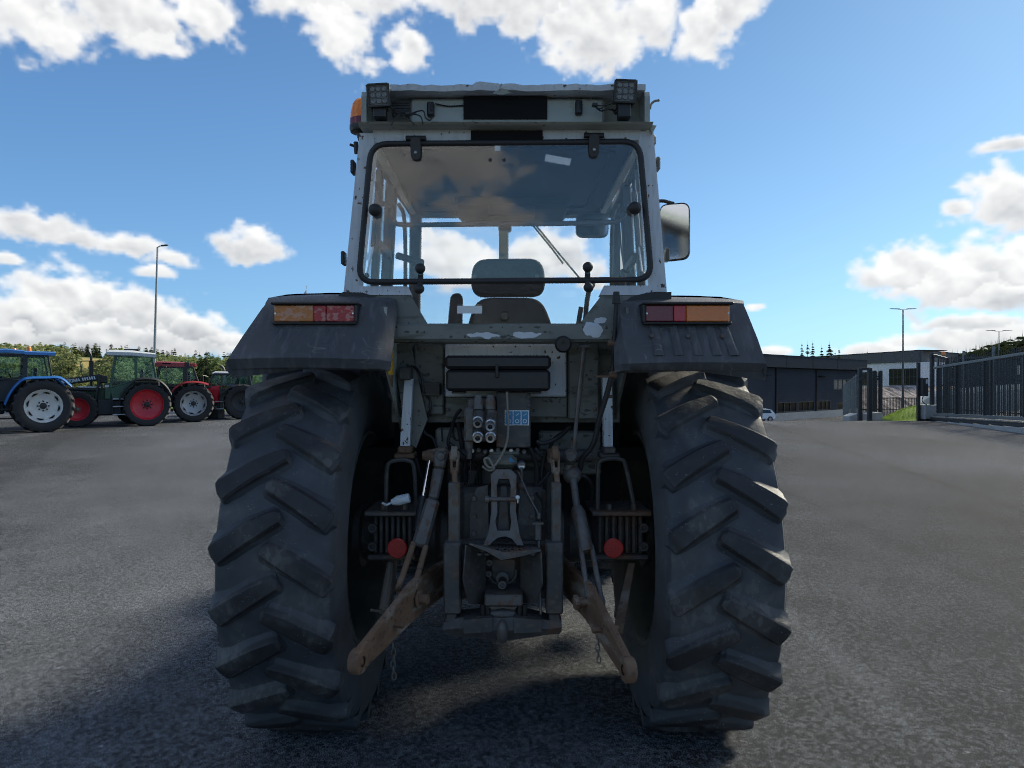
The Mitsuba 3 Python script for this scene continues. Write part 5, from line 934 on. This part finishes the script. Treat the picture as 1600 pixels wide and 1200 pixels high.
t.put("marker_lamp", span(1.62, 1.68, .62, .72, 1.42, 1.55, .01), "faded_amber"); t.put("badge_plate", span(1.38, 1.60, .745, .75, 1.46, 1.54), "roof_grey")
for z in (.42, .72, 1.0): t.put("step", span(.80, 1.30, .76, 1.02, z, z + .04, .01), "roof_grey")
t.put("step_side", cat(span(.78, .82, .76, .98, .42, 1.0, .01), span(1.28, 1.32, .76, .98, .42, 1.0, .01)), "dark_body")
t.put("front_axle", bar((2.6, -.8, .64), (2.6, .8, .64), .14, .16), "dark_body"); t.put("rear_axle", bar((0, -.8, .80), (0, .8, .80), .22, .22, ch=.06), "dark_body")
for s in (1, -1): t.put("link_arm", bar((-.4, s * .35, .6), (-1.05, s * .42, .55), .05, .1), "dark_body")
tag(t.key, "green tractor with red wheels, a grey roof and a black front loader", "tractor", "tractors parked in a row")

# the red one with silver wheels
t = Parked("tractor", -13.3, 30.2, 204, .91)
for s in (1, -1): t.wheel(0, s * .90, .80, .24, .50, "rim_silver", 25, slots=s > 0)
for s in (1, -1): t.wheel(2.5, s * .85, .60, .19, .36, "rim_silver", 26)
t.cab({"A": [(1.62, 1.50), (1.42, 2.30)], "B": [(.33, 1.45), (.36, 2.30)], "C": [(-.22, 1.60), (.02, 2.30)], "bw": .20}, "dark_body")
t.put("roof", cat(loft([np.array([(x, -.78, 2.30), (x, -.78, z - .04), (x, -.6, z), (x, .6, z), (x, .78, z - .04), (x, .78, 2.30)]) for x, z in ((1.66, 2.44), (1.5, 2.52), (.38, 2.50))]), span(-.12, .16, -.72, .72, 2.30, 2.45, .03)), "red_paint")
t.put("roof_post", span(.16, .38, -.76, .76, 2.30, 2.49, .02), "dark_body")
t.fender([(.92, 1.22), (.72, 1.45), (.40, 1.62), (0, 1.66), (-.35, 1.63), (-.62, 1.55)], .62, 1.10, "red_paint")
t.put("body", cat(span(-.5, 1.4, -.45, .45, .6, 1.6, .05), span(.3, 1.75, -.72, .72, .75, 1.48, .04), span(1.2, 3.2, -.3, .3, .55, 1.0, .05)), "dark_body")
t.put("bonnet", span(1.6, 3.4, -.36, .36, .95, 1.55, .07), "red_paint"); t.put("mirror", cat(tube([(1.4, .75, 2.3), (1.2, 1.05, 2.3)], .02, 6), span(1.1, 1.16, .98, 1.15, 2.05, 2.3, .02)), "black")
t.put("roof_badge", span(.95, 1.3, .775, .785, 2.40, 2.46), "matt_black"); t.put("rear_axle", bar((0, -.8, .77), (0, .8, .77), .22, .22, ch=.06), "dark_body"); t.put("front_axle", bar((2.5, -.8, .58), (2.5, .8, .58), .14, .16), "dark_body")
for s in (1, -1): t.put("link_arm", bar((-.4, s * .35, .6), (-1.0, s * .42, .55), .05, .1), "dark_body")
tag(t.key, "red tractor with silver wheels and a black cab frame between the two green ones", "tractor", "tractors parked in a row")
for c in (0,):
    k = free("counterweight"); add(k + "__block", loft([np.array([(x, y, .75), (x, y, z), (x + .5, y, z + .05), (x + .5, y, .75)]) for x, y, z in ((-13.62, 32.2, 1.30), (-13.6, 32.3, 1.46), (-13.6, 33.0, 1.46), (-13.62, 33.1, 1.30))]), "rim_red"); add(k + "__stand", span(-13.6, -13.1, 32.3, 33.0, 0, .76, .03), "dark_body")
    tag(k, "bright red weight block in front of the far dark green tractor", "weight")

# the dark green one further back
t = Parked("tractor", -12.15, 32.6, 201, .94)
for s in (1, -1): t.wheel(0, s * .90, .80, .24, .50, "dark_body", 27)
for s in (1, -1): t.wheel(2.1, s * .84, .58, .19, .34, "rim_silver", 28)
t.cab({"A": [(1.55, 1.45), (1.30, 2.02)], "B": [(.95, 1.30), (.92, 2.02)], "C": [(-.42, 1.45), (-.30, 2.02)], "bw": .08}, "dark_green_paint")
t.put("roof", loft([np.array([(x, -.78, 2.0), (x, -.78, z - .05), (x, -.6, z), (x, .6, z), (x, .78, z - .05), (x, .78, 2.0)]) for x, z in ((1.36, 2.08), (1.2, 2.15), (-.35, 2.12), (-.40, 2.06))]), "roof_grey")
t.put("roof_edge", span(-.40, 1.35, .775, .80, 1.98, 2.06, .01), "dark_body")
t.fender([(1.0, .9), (.85, 1.2), (.5, 1.45), (0, 1.52), (-.5, 1.42), (-.9, 1.15)], .6, 1.1, "dark_body")
t.put("body", cat(span(-.5, 1.4, -.45, .45, .6, 1.5, .05), span(.3, 1.62, -.74, .74, .45, 1.44, .04), span(1.2, 3.0, -.3, .3, .55, 1.0, .05)), "dark_green_paint")
t.put("bonnet", span(1.5, 3.1, -.36, .36, .95, 1.45, .07), "dark_green_paint"); t.put("step", cat(span(.82, 1.22, .72, .95, .45, .49, .01), span(.82, 1.22, .72, .95, .78, .82, .01), span(.82, .86, .74, .9, .45, .8, .01)), "roof_grey")
t.put("rear_axle", bar((0, -.8, .77), (0, .8, .77), .22, .22, ch=.06), "dark_body"); t.put("front_axle", bar((2.1, -.8, .56), (2.1, .8, .56), .14, .16), "dark_body"); t.put("mirror", cat(tube([(1.45, .75, 1.9), (1.75, 1.0, 1.95)], .02, 6), span(1.7, 1.76, .95, 1.1, 1.65, 1.95, .02)), "black")
tag(t.key, "dark green tractor with bluish windows just left of the grey tractor's tyre", "tractor", "tractors parked in a row")

# the deep blue one, mostly hidden
t = Parked("tractor", -12.9, 36.2, 198, .95)
for s in (1, -1): t.wheel(0, s * .90, .80, .24, .50, "rim_white", 29)
for s in (1, -1): t.wheel(2.4, s * .84, .58, .19, .34, "rim_white", 30)
t.cab({"A": [(1.05, 1.55), (.85, 2.25)], "B": [(.3, 1.5), (.3, 2.25)], "C": [(-.5, 1.5), (-.4, 2.25)], "bw": .08}, "dark_body")
t.put("roof", span(-.5, .42, -.78, .78, 2.25, 2.40, .05), "deep_blue_paint"); t.put("roof_edge", span(.42, 1.0, -.74, .74, 2.22, 2.30, .03), "dark_body")
t.put("body", cat(span(-.5, 1.2, -.45, .45, .6, 1.5, .05), span(.2, 1.1, -.7, .7, .6, 1.5, .04), span(1.1, 3.0, -.3, .3, .55, .95, .05)), "dark_body"); t.put("bonnet", loft([np.array([(x, -.38, .95), (x, -.38, z), (x, .38, z), (x, .38, .95)]) for x, z in ((.95, 1.60), (2.6, 1.42), (2.7, 1.3))]), "deep_blue_paint")
t.put("bonnet_stripe", span(1.2, 1.9, .382, .392, 1.35, 1.43), "roof_grey"); t.put("bonnet_badge", span(1.05, 1.15, .382, .392, 1.38, 1.46), "sticker_yellow")
t.put("exhaust", tube(curve([(1.5, .45, 1.4), (1.5, .45, 2.1), (1.55, .45, 2.35), (1.68, .45, 2.5)]), .07, 10), "worn_steel", 50); t.put("rear_axle", bar((0, -.8, .77), (0, .8, .77), .22, .22, ch=.06), "dark_body"); t.put("front_axle", bar((2.4, -.8, .56), (2.4, .8, .56), .14, .16), "dark_body")
tag(t.key, "deep blue tractor at the far end, mostly hidden behind the dark green one", "tractor", "tractors parked in a row")

# ---------------------------------------------------------------- street lamps and flags
pr("galvanised", (.30, .31, .32), .5, .5); pr("lamp_dark", (.035, .038, .042), .5)
k = free("street_lamp"); b = V(-21.35, 43.0, 0.0); tp = V(-21.081, 43.0, 9.723)
add(k + "__pole", tube([b, b * .5 + tp * .5, tp], [.085, .070, .050], 10), "galvanised"); add(k + "__foot", tube([b, b + V(.002, 0, .35)], .12, 10), "galvanised")
add(k + "__arm", tube([tp - V(0, 0, .02), tp + V(.15, 0, .06), tp + V(.30, 0, .07)], .035, 8), "galvanised"); add(k + "__head", hull([tp + V(x, y, z) for x, z0 in ((.26, .05), (.60, .09)) for y in (-.1, .1) for z in (z0, z0 + .06)]), "lamp_dark")
tag(k, "tall slender lamp post behind the green tractor on the left", "street lamp", "street lamps")
for i, (px_, Y, zt, lab) in enumerate(((30.280, 56, 7.329, "dark lamp post with two level arms on the grass bank"), (67.345, 100, 8.837, "distant grey double-arm lamp post against the conifers on the right"))):
    k = free("street_lamp"); zb = -.75 if i == 0 else -2.6; s = Y / 56
    add(k + "__pole", cat(tube([V(px_, Y, zb), V(px_, Y, zb + 1.4 * s)], .10 * s ** .3, 10), tube([V(px_, Y, zb + 1.4 * s), V(px_, Y, zt)], [.075, .05], 10)), "lamp_dark" if i == 0 else "galvanised")
    for d in (-1, 1):
        add(k + "__arm", bar((px_, Y, zt), (px_ + d * .35 * s, Y, zt + .04 * s), .05, .04), "galvanised"); add(k + "__head", hull([V(px_ + d * x * s, Y + y, zt + (z + .03 + x * .04) * s) for x, h in ((.32, .05), (.98, .03)) for y in (-.13, .13) for z in (0, h)]), "lamp_dark")
    tag(k, lab, "street lamp", "street lamps")
pr("flag_cloth", lambda p, n, uv: dr.select(dr.abs(dr.abs(p.z + (p.x + 40) * -.55 - dr.floor(p.z)) - .5) < .12, mi.Color3f(.06, .05, .12), dr.select(N(p.x * 2, p.z * 3) > .52, mi.Color3f(.50, .08, .10), mi.Color3f(.62, .60, .62))), .8)
for (x, y, zt, pts, lab) in ((-34.088, 120, 17.828, ((-34.195, 120, 17.191), (-35.575, 120, 15.279), (-35.257, 120, 14.111), (-34.142, 120, 14.536)), "red, white and blue flag hanging from the taller pole"), (-32.522, 125, 17.288, ((-32.588, 125, 16.624), (-33.075, 125, 15.518), (-32.965, 125, 14.633), (-32.566, 125, 14.854)), "small pale flag on the shorter pole near the cab")):
    k = free("flag"); p0 = V(x, y, -1.2)
    add(k + "__pole", tube([p0, V(x, y, zt)], [.07, .04], 8), "roof_grey"); add(k + "__truck", ball((x, y, zt), .08, 1), "roof_grey")
    g = []; A, B, C, D = [V(*q) for q in pts]
    for u in np.linspace(0, 1, 7): g.append([A * (1 - u) * (1 - v) + B * u * (1 - v) + C * u * v + D * (1 - u) * v + V(0, .15 * math.sin(u * 8 + v * 3), 0) for v in np.linspace(0, 1, 6)])
    add(k + "__cloth", shell(g, .01), "flag_cloth", True); tag(k, lab, "flag", "flags on poles")

# ---------------------------------------------------------------- dark panelled building
def cladding(p, n, uv): return mi.Color3f(.050, .058, .072) * (.86 + .18 * N(p.x * .35, p.y * .35, p.z * .2)) * dr.select(dr.abs(p.z * 3.0 - dr.floor(p.z * 3.0) - .5) > .46, .72, 1.0)
pr("dark_cladding", cladding, .8, spec=.03); pr("dark_fascia", (.046, .053, .064), .8, spec=.03); pr("window_frame", (.02, .021, .024), .5); pr("room_dark", (.05, .05, .05), .9)
scene["window_pane"] = {"type": "twosided", "bsdf": {"type": "principled", "base_color": {"type": "rgb", "value": [.018, .022, .024]}, "roughness": .06, "specular": .5}}
class Facade:
    def __init__(self, A, B): self.A, self.B = V(*A, 0), V(*B, 0); d = self.B - self.A; self.L = np.linalg.norm(d); self.d = d / self.L; self.n = V(self.d[1], -self.d[0], 0)
    def block(self, t0, t1, z0, z1, o0, o1, ch=.0):
        """A box from t0 to t1 along the wall (0 to 1), o0 to o1 metres out from it."""
        pts = [self.A + self.d * self.L * t + self.n * o + V(0, 0, z) for t in (t0, t1) for o in (o0, o1) for z in (z0, z1)]
        return hull(pts)
F1 = Facade((28, 86), (53, 110)); k = "dark_building"
add(k + "__core", F1.block(-.62, .998, -3.4, 5.0, -16, -.12), "dark_cladding"); add(k + "__plinth", F1.block(-.62, 1.0, -3.6, -2.12, -.12, .04), "concrete")
joints = [-.62, -.34, -.06, .2066, .547, 1.0]
WIN = [(.222, .377, -2.05, -.75), (.392, .529, -2.05, -.75), (.564, .68, -2.05, -.75), (.756, .83, -2.12, -1.15), (.718, .90, .72, 2.25)]
for a, b in zip(joints[:-1], joints[1:]):
    ys = sorted({-2.1, -.72, .68, 2.3, 3.6}); wall = Polygon([(a * F1.L + .06, -2.10), (b * F1.L - .06, -2.10), (b * F1.L - .06, 3.58), (a * F1.L + .06, 3.58)])
    for w in WIN: wall = wall.difference(Polygon([(w[0] * F1.L, w[2]), (w[1] * F1.L, w[2]), (w[1] * F1.L, w[3]), (w[0] * F1.L, w[3])]))
    for g in getattr(wall, "geoms", [wall]):
        m = trimesh.creation.extrude_polygon(g, .12, engine="earcut"); M = np.eye(4); M[:3, 0], M[:3, 1], M[:3, 2], M[:3, 3] = F1.d, (0, 0, 1), F1.n, F1.A - F1.n * .12; m.apply_transform(M); add(k + "__wall_panel", m, "dark_cladding")
for t in joints[1:-1]: add(k + "__downpipe", F1.block(t - .004, t + .004, -2.1, 3.6, .0, .10), "matt_black")
for a, b in zip([-.62, -.4, -.18, .04, .25, .47, .70], [-.4, -.18, .04, .25, .47, .70, 1.02]): add(k + "__fascia_panel", F1.block(a + .002, b - .002, 3.66, 5.12, -.3, .75), "dark_fascia")
add(k + "__fascia_core", F1.block(-.62, 1.018, 3.64, 5.08, -16, .66), "matt_black"); add(k + "__roof_edge", F1.block(-.62, 1.022, 5.125, 5.22, -16.2, .80), "dark_fascia"); 
for i, w in enumerate(WIN):
    wk = free(k + ("__window" if i != 3 else "__door")); add(wk + "__pane", F1.block(w[0], w[1], w[2], w[3], -.115, -.09), "dark_pane"); n = 3 if i < 3 else 1 if i == 3 else 4
    fr = [F1.block(w[0] - .001, w[1] + .001, w[2], w[2] + .09, -.089, .01), F1.block(w[0] - .001, w[1] + .001, w[3] - .09, w[3], -.089, .01)] + [F1.block(t - .0016, t + .0016, w[2] + .09, w[3] - .09, -.089, .005) for t in np.linspace(w[0], w[1], n + 1)]
    add(wk + "__frame", cat(*fr), "window_frame")
    if i == 4: add(wk + "__blind", F1.block(w[0] + .01, w[1] - .05, w[2] + .15, w[3] - .12, -.0885, -.080), "cable_beige")
for t in (.115, .60): add(k + "__wall_lamp", F1.block(t - .035, t + .03, 2.62, 2.72, .0, .5), "matt_black")
tag(k, "low dark grey panelled building with an overhanging fascia right of the tractor", "building")

# ---------------------------------------------------------------- white building with a dark roof band on its terrace
pr("pale_panel", lambda p, n, uv: mi.Color3f(.60, .63, .68) * (.94 + .1 * N(p.x * .4, p.y * .4, p.z * .4)), .5); pr("steel_band", (.080, .088, .100), .6, spec=.2)
F2, F3 = Facade((68, 202), (79, 140)), Facade((79, 140), (140, 196)); k = "white_building"
F2 = Facade((71.5, 182), (79, 140))
for F, lab in ((F2, ""), (F3, "")):
    tj = np.linspace(0, 1, 5); 
    for a, b in zip(tj[:-1], tj[1:]): add(k + "__roof_band", F.block(a + .001, b - .001, 5.85, 8.05, -.2, .25), "steel_band")
    add(k + "__roof_edge", F.block(0 if F is F2 else .1, 1, 8.06, 8.2, -6, .32), "dark_fascia"); add(k + "__wall", F.block(0 if F is F2 else .1, 1, -3.5, 5.84, -6, -.10) if F is F2 else cat(F.block(.004, .1, -3.5, 5.84, -.4, -.10), F.block(.1, 1, -3.5, 5.84, -6, -.10)), "pale_panel")
def glazing(F, t0, t1, z0, z1, n, mats=("window_pane",)):
    wk = free(k + "__window"); add(wk + "__pane", F.block(t0, t1, z0, z1, -.098, .02), "window_pane")
    add(wk + "__frame", cat(F.block(t0, t1, z0 - .08, z0 + .06, -.098, .08), F.block(t0, t1, z1 - .06, z1 + .08, -.098, .08), F.block(t0, t1, (z0 + z1) / 2 - .04, (z0 + z1) / 2 + .04, -.098, .07), *[F.block(t - .0022, t + .0022, z0, z1, -.098, .075) for t in np.linspace(t0, t1, n + 1)]), "window_frame")
glazing(F2, .80, .992, 1.35, 4.6, 7); glazing(F2, .55, .68, 1.35, 4.0, 3); glazing(F3, .02, .16, 1.6, 5.0, 6); glazing(F3, .2, .5, 1.6, 4.4, 8)
for t in (.72, .70): pass
add(k + "__ventilator", F2.block(.715, .722, 2.4, 2.9, -.1, .15), "dark_fascia"); add(k + "__base_band", cat(F2.block(0, 1, -3.5, 1.25, -.1, .1), F3.block(0, 1, -3.5, 1.25, -.1, .1)), "pale_panel")
tag(k, "white building with a dark roof band and wide windows on the stone terrace", "building")
def stone(p, n, uv):
    d1, d2, w = VO(p.x * 1.7 + p.z * .9, p.z * 1.9 + p.y * .6); return MIX((.10, .09, .085), (.30, .26, .25), w) * (.55 + .6 * SS(.02, .22, d2 - d1))
pr("stone_mat", stone, .9, spec=.2)
g = []
for q, (yo, z) in enumerate(((0, -4.2), (2, -3.2), (7, -1.2), (13, .75), (15, 1.1), (24, 1.15))):
    row = []
    for s in np.linspace(0, 1, 60):
        x, y = 48 + s * 50 - yo * .15, 118 + s * 6 + yo; row.append((x, y, z + .5 * (nnoise(np.array([x * .9, y * .9, 1.0]), 3) - .5)))
    g.append(row)
structure("stone_slope", shell(g, -.4), "stone_mat", False)

# ---------------------------------------------------------------- grass bank, concrete blocks, small gate and mesh fence
bank = []
for u in np.linspace(0, 1, 26):
    x = 16.2 + 9.0 * u ** 1.0; row = []
    for v in np.linspace(0, 1, 18):
        y = 32.4 + 22 * v + 3.0 * u * 0; xx = (17.113 + u * (18.895 - 17.113)) * (1 + .62 * v); h = -.19 + (.82 * (1 - math.exp(-3.2 * u)) * (1 - .55 * v) + .10) * min(1, v * 5 + .12) - 1.0 * v
        row.append((xx, y, h + .05 * nnoise(np.array([xx * 2, y * 2, 0.0]), 3)))
    bank.append(row)
bk_ = np.array(bank); bk_ = np.concatenate([bk_[:1] + V(0, 0, -1.5), bk_, bk_[-1:] + V(.2, 0, -1.5)])
structure("grass_bank", shell(bk_, -.02), "grass_mat", True)
rngG = np.random.default_rng(9); vs = []
for i in range(5200):
    u, v = rngG.uniform(0, 25), rngG.uniform(0, 17) ** 1.0; a, b = int(u), int(v); q = np.array(bank)[a, b] * 1.0 + (np.array(bank)[min(a + 1, 25), b] - np.array(bank)[a, b]) * (u - a) + (np.array(bank)[a, min(b + 1, 17)] - np.array(bank)[a, b]) * (v - b)
    h = rngG.uniform(.06, .20); an = rngG.uniform(0, 6.3); w = .012; d = V(math.cos(an), math.sin(an), 0)
    vs += [q - d * w, q + d * w, q + V(d[1] * h * .4, -d[0] * h * .4, h)]
add("grass", tm(vs, np.arange(len(vs)).reshape(-1, 3)), "grass_blade", False); tag("grass", "short green grass blades on the bank by the sliding gate", "grass", kind="stuff")
gz = float(ground_z(18, 33.2))
for i, (a, b, za, zb2, lab) in enumerate((((15.601), 16.517, -0.191, 0.206, "long pale concrete block left of the small gate's posts"), (16.365, 16.720, -0.169, 0.216, "short concrete block between the small gate's posts"), (16.600, 17.217, -0.153, 0.258, "square concrete block at the foot of the grass bank"))):
    m = hull([V(x, y, z) for x, zt_ in ((a, zb2 - (.12 if i == 0 else 0)), (a + .35, zb2), (b, zb2)) for y in (33.4 + i * .1, 34.1 + i * .1) for z in (za - .3, zt_)])
    tag(add("concrete_block", m, "concrete"), lab, "concrete block", "concrete blocks by the gate")
pr("fence_dark", (.018, .020, .024), .45); pr("fence_grey", (.15, .17, .18), .5, .3)
k = "small_gate"
for px_ in (15.680, 16.112): add(k + "__post", span(px_ - .085, px_ + .085, 32.5, 32.67, -0.151, 2.301, .012), "fence_dark")
add(k + "__top_bar", span(15.680, 16.112, 32.53, 32.63, 2.229, 2.316, .01), "fence_dark"); add(k + "__sill", span(15.680, 16.156, 32.4, 32.7, -0.122 - .02, -0.079, .01), "galvanised")
add(k + "__lock_box", span(15.622, 15.723, 32.42, 32.5, 1.695, 1.868, .01), "fence_dark")
tag(k, "narrow dark gate frame standing among the concrete blocks", "gate")
k = "palisade_fence"
for px_ in (17.431, 17.723): add(k + "__post", span(px_ - .07, px_ + .07, 34.7, 34.85, 0.102, 2.227, .01), "fence_dark")
for px_ in np.linspace(16.784, 17.708, 14): add(k + "__picket", span(px_ - .014, px_ + .014, 34.78, 34.81, 0.163, 2.165), "fence_dark")
for z in (1.950, 0.348): add(k + "__rail", span(16.722, 17.739, 34.75, 34.785, z - .03, z + .03), "fence_dark")
tag(k, "short dark picket fence right behind the narrow gate frame", "fence")
k = "mesh_fence"; A, B = V(16.278, 34.0, 0), V(20.170, 44.0, -.5)
for s in np.linspace(0, 1, 9):
    q = A + (B - A) * s; add(k + "__picket" if 0 < s < 1 and s != .5 else k + "__post", span(q[0] - .03, q[0] + .03, q[1] - .03, q[1] + .03, q[2] - .6, q[2] + 2.12 - .1 * s), "fence_grey")
for s in np.linspace(.04, .96, 14): q = A + (B - A) * s; add(k + "__wire", span(q[0] - .007, q[0] + .007, q[1] - .007, q[1] + .007, q[2] - .3, q[2] + 2.05), "fence_grey")
for z in (.1, 1.0, 2.0): add(k + "__rail", bar(A + V(0, 0, z), B + V(0, 0, z), .03, .04), "fence_grey")
tag(k, "pale grey mesh fence running back from the narrow gate towards the dark building", "fence")
k = "wire_fence"
for s in np.linspace(0, 1, 26): x = 30.690 + s * (33.770 - 30.690); add(k + "__picket", span(x - .02, x + .02, 60, 60.04, -2.3, 0.465), "fence_dark")
for z in (0.412, -0.544): add(k + "__rail", span(30.584, 33.823, 60.041, 60.07, z - .03, z + .03), "fence_dark")
tag(k, "low dark wire fence below the stone slope, behind the grass", "fence")

# ---------------------------------------------------------------- sliding gate on the right
k = "sliding_gate"; A, B = V(18.24, 31.0, 0), V(15.40, 17.7, 0); GL = np.linalg.norm(B - A); gd = (B - A) / GL; gn = V(gd[1], -gd[0], 0)
bot = lambda s: .21 + .024 * s; topz = lambda s: 2.29 + .036 * s - .0000 * s
gp = lambda s, z, o=0: A + gd * s + gn * o + V(0, 0, z)
add(k + "__top_rail", bar(gp(-.4, topz(-.4)), gp(GL, topz(GL)), .09, .10, ch=.012), "fence_grey"); add(k + "__bottom_rail", bar(gp(-.4, bot(-.4) + .06), gp(GL, bot(GL) + .06), .10, .12, ch=.012), "fence_grey")
add(k + "__carriage_rail", bar(gp(-.6, bot(-.6) - .14), gp(GL, bot(GL) - .14), .16, .15, ch=.012), "fence_dark")
add(k + "__track", bar(gp(-.6, bot(-.6) - .04), gp(GL, bot(GL) - .04), .12, .03), "galvanised")
for s in (.12, 2.15, 4.75, 5.25, 7.75, 10.4, 13.0): add(k + "__post", bar(gp(s, bot(s) + .12), gp(s, topz(s) - .05), .09, .16 if s not in (5.25,) else .10, up=gn, ch=.01), "fence_dark")
for s in np.arange(.30, GL - .1, .115): add(k + "__picket", bar(gp(s, bot(s) + .12), gp(s, topz(s) - .05), .022, .022, up=gn), "fence_dark")
tag(k, "long dark sliding gate with grey rails reaching the right edge", "gate")
k = "gate_post"
for i, (s, o, z1, w) in enumerate(((-.95, -.10, 2.95, .15), (-.95, .45, 2.55, .13), (-.15, -.42, 2.72, .12))):
    q = A + gd * s + gn * o; add(k + "__upright", span(q[0] - w / 2, q[0] + w / 2, q[1] - w / 2, q[1] + w / 2, -.35, z1, .012), "fence_dark" if i else "fence_dark")
add(k + "__head_beam", bar(A + gd * -.95 + gn * -.1 + V(0, 0, 2.86), A + gd * -.15 + gn * -.42 + V(0, 0, 2.66), .10, .12, ch=.01), "fence_dark")
q = A + gd * -.95 + gn * .0
add(k + "__control_box", span(q[0] - .42, q[0] - .16, q[1] - .2, q[1] + .1, 1.05, 1.85, .02), "fence_dark"); add(k + "__drive_box", span(q[0] - .38, q[0] + .32, q[1] - .3, q[1] + .3, .02, .66, .03), "galvanised"); add(k + "__sign", span(q[0] - .28, q[0] - .2, q[1] - .204, q[1] - .201, 1.6, 1.78), "roof_grey")
add(k + "__beacon", cat(lathe([(0, 0), (.07, 0), (.07, .10), (.05, .15), (0, .16)], (q[0] + .55, q[1] - .1, 2.86), (0, 0, 1), 14)), "beacon_orange", 50); add(k + "__cable", tube(curve([(q[0] - .4, q[1] - .25, 1.1), (q[0] - .5, q[1] - .3, .85), (q[0] - .3, q[1] - .3, .66)]), .02, 6), "black")
for d in (-.25, .3, .5): add(k + "__roller", cyl((q[0] + d, q[1] - .3, -.02), (q[0] + d, q[1] + .1, -.02), .10, 14), "matt_black")
tag(k, "dark gate posts with a control box and a small orange beacon on top", "gate post")
k = "gate_foundation"
for i in range(11):
    a, b = i * 1.28 + .5, i * 1.28 + 1.765; z0, z1 = -.42, min(bot(a) - .235, bot(a) - .235)
    add(k + "__block", hull([A + gd * s + gn * o + V(0, 0, z) for s in (a, b) for o in (-.22, .28) for z in (z0, z1 + .02)]), "concrete")
add(k + "__slab", hull([A + gd * s + gn * o + V(0, 0, z) for s in (-1.6, 3.2) for o in (-.5, .75) for z in (-.5, -.10 + .012 * s)]), "concrete")
tag(k, "row of pale concrete blocks carrying the sliding gate", "foundation")
k = free("palisade_fence"); A2, B2 = V(21.5, 36.5, 0), V(20.6, 22.5, 0)
for s in np.linspace(0, 1, 7): q = A2 + (B2 - A2) * s; add(k + "__post", span(q[0] - .05, q[0] + .05, q[1] - .05, q[1] + .05, -.4, 3.05 + .55 * s, .01), "fence_grey")
for s in np.linspace(.005, .995, 95): q = A2 + (B2 - A2) * s; add(k + "__picket", span(q[0] - .014, q[0] + .014, q[1] - .014, q[1] + .014, .15, 2.85 + .55 * s), "fence_dark")
for z in (.35, 1.5, 2.5): add(k + "__rail", bar(A2 + V(.03, 0, z), B2 + V(.03, 0, z + .5 * (z > 1)), .04, .05), "fence_dark")
tag(k, "taller dark palisade fence with spiky tops standing behind the sliding gate", "fence")
k = "curved_barrier"; cv = curve([(22.655, 40, -0.013), (23.112, 41, 0.274), (23.825, 42, 0.576), (24.925, 43, 0.781), (26.478, 44, 0.879), (29.717, 46, 1.051), (33.982, 48, 1.240), (38.938, 50, 1.492)], 5)
add(k + "__rail", loft([np.array([q + V(-.06, -.05, .0), q + V(-.06, -.05, .36), q + V(.08, .1, .36), q + V(.08, .1, 0)]) for q in cv]), "rim_white", 40)
add(k + "__wall", loft([np.array([q + V(-.02, .0, -1.4), q + V(-.02, .0, -.005), q + V(.2, .3, -.005), q + V(.2, .3, -1.4)]) for q in cv]), "galvanised", 40)
tag(k, "curved white-topped barrier wall behind the gate", "barrier")
add("ramp", tm(np.array([q + V(.1, .2, -.05) for q in cv[6:]] + [q + V(14, 22, -.4) for q in cv[6:]]), [[i, i + 1, i + len(cv) - 6] for i in range(len(cv) - 7)] + [[i + 1, i + 1 + len(cv) - 6, i + len(cv) - 6] for i in range(len(cv) - 7)]), "concrete", False); labels["ramp"] = {"kind": "structure"}
k = "storage_hall"; F4 = Facade((52, 78), (92, 84))
add(k + "__wall", F4.block(0, 1, -1.0, 4.4, -5, 0), "dark_fascia"); add(k + "__roof", F4.block(-.01, 1.01, 4.4, 4.6, -5.2, .3), "steel_band")
for t in np.linspace(.06, .86, 7):
    dk = free(k + "__door"); add(dk + "__leaf", F4.block(t, t + .07, -.9, 2.4, .0, .06), "steel_band"); add(dk + "__window", F4.block(t + .01, t + .06, 2.6, 3.6, .0, .05), "roof_grey")
tag(k, "low dark hall seen through the bars of the sliding gate", "building")

# ---------------------------------------------------------------- white car by the dark building
pr("car_white", (.70, .72, .74), .3, coat=.8)
k = "parked_car"; C = V(28.768, 84.0, -2.769); Mc = trimesh.transformations.translation_matrix(C) @ trimesh.transformations.rotation_matrix(math.radians(190), (0, 0, 1))
def put(part, m, mat, sm=35): m = m.copy(); m.apply_transform(Mc); add(k + "__" + part, m, mat, sm)
prof = [(-1.45, .35), (-1.50, .60), (-1.42, .95), (-1.05, 1.38), (-.8, 1.46), (.4, 1.48), (1.1, 1.05), (2.2, .90), (2.45, .70), (2.45, .35)]
put("body", loft([np.array([(x, y * (1 - .12 * max(0, z - .9) / .5), z) for x, z in prof]) for y in (-.86, -.78, .78, .86)]), "car_white")
for s in (-1, 1): put("side_glass", plate([(-1.05, s * .83, .98), (-.85, s * .775, 1.34), (.35, s * .775, 1.36), (.95, s * .83, 1.02)], .02, away=(0, s, 0)), "window_pane")
put("rear_glass", plate([(-1.42, -.62, 1.0), (-1.42, .62, 1.0), (-1.14, .56, 1.32), (-1.14, -.56, 1.32)], .02, away=(-1, 0, 0)), "window_pane")
for x in (-.85, 1.65):
    for s in (-1, 1): wk = free(k + "__wheel")[len(k) + 2:]; put(wk + "__tyre", lathe([(.18, 0), (.31, .01), (.33, .05), (.33, .15), (.31, .2), (.18, .2)], (x, s * .68, .31), (0, s, 0), 24, closed=True), "far_rubber"); put(wk + "__rim", lathe([(0, .17), (.19, .19), (.19, .02), (0, .02)], (x, s * .68, .31), (0, s, 0), 16), "rim_silver")
for s in (-1, 1): put("tail_lamp", span(-1.52, -1.40, s * .62 - .12, s * .62 + .12, .82, .95, .02), "lamp_red")
tag(k, "small white car peeping out beside the grey tractor's right tyre", "car")
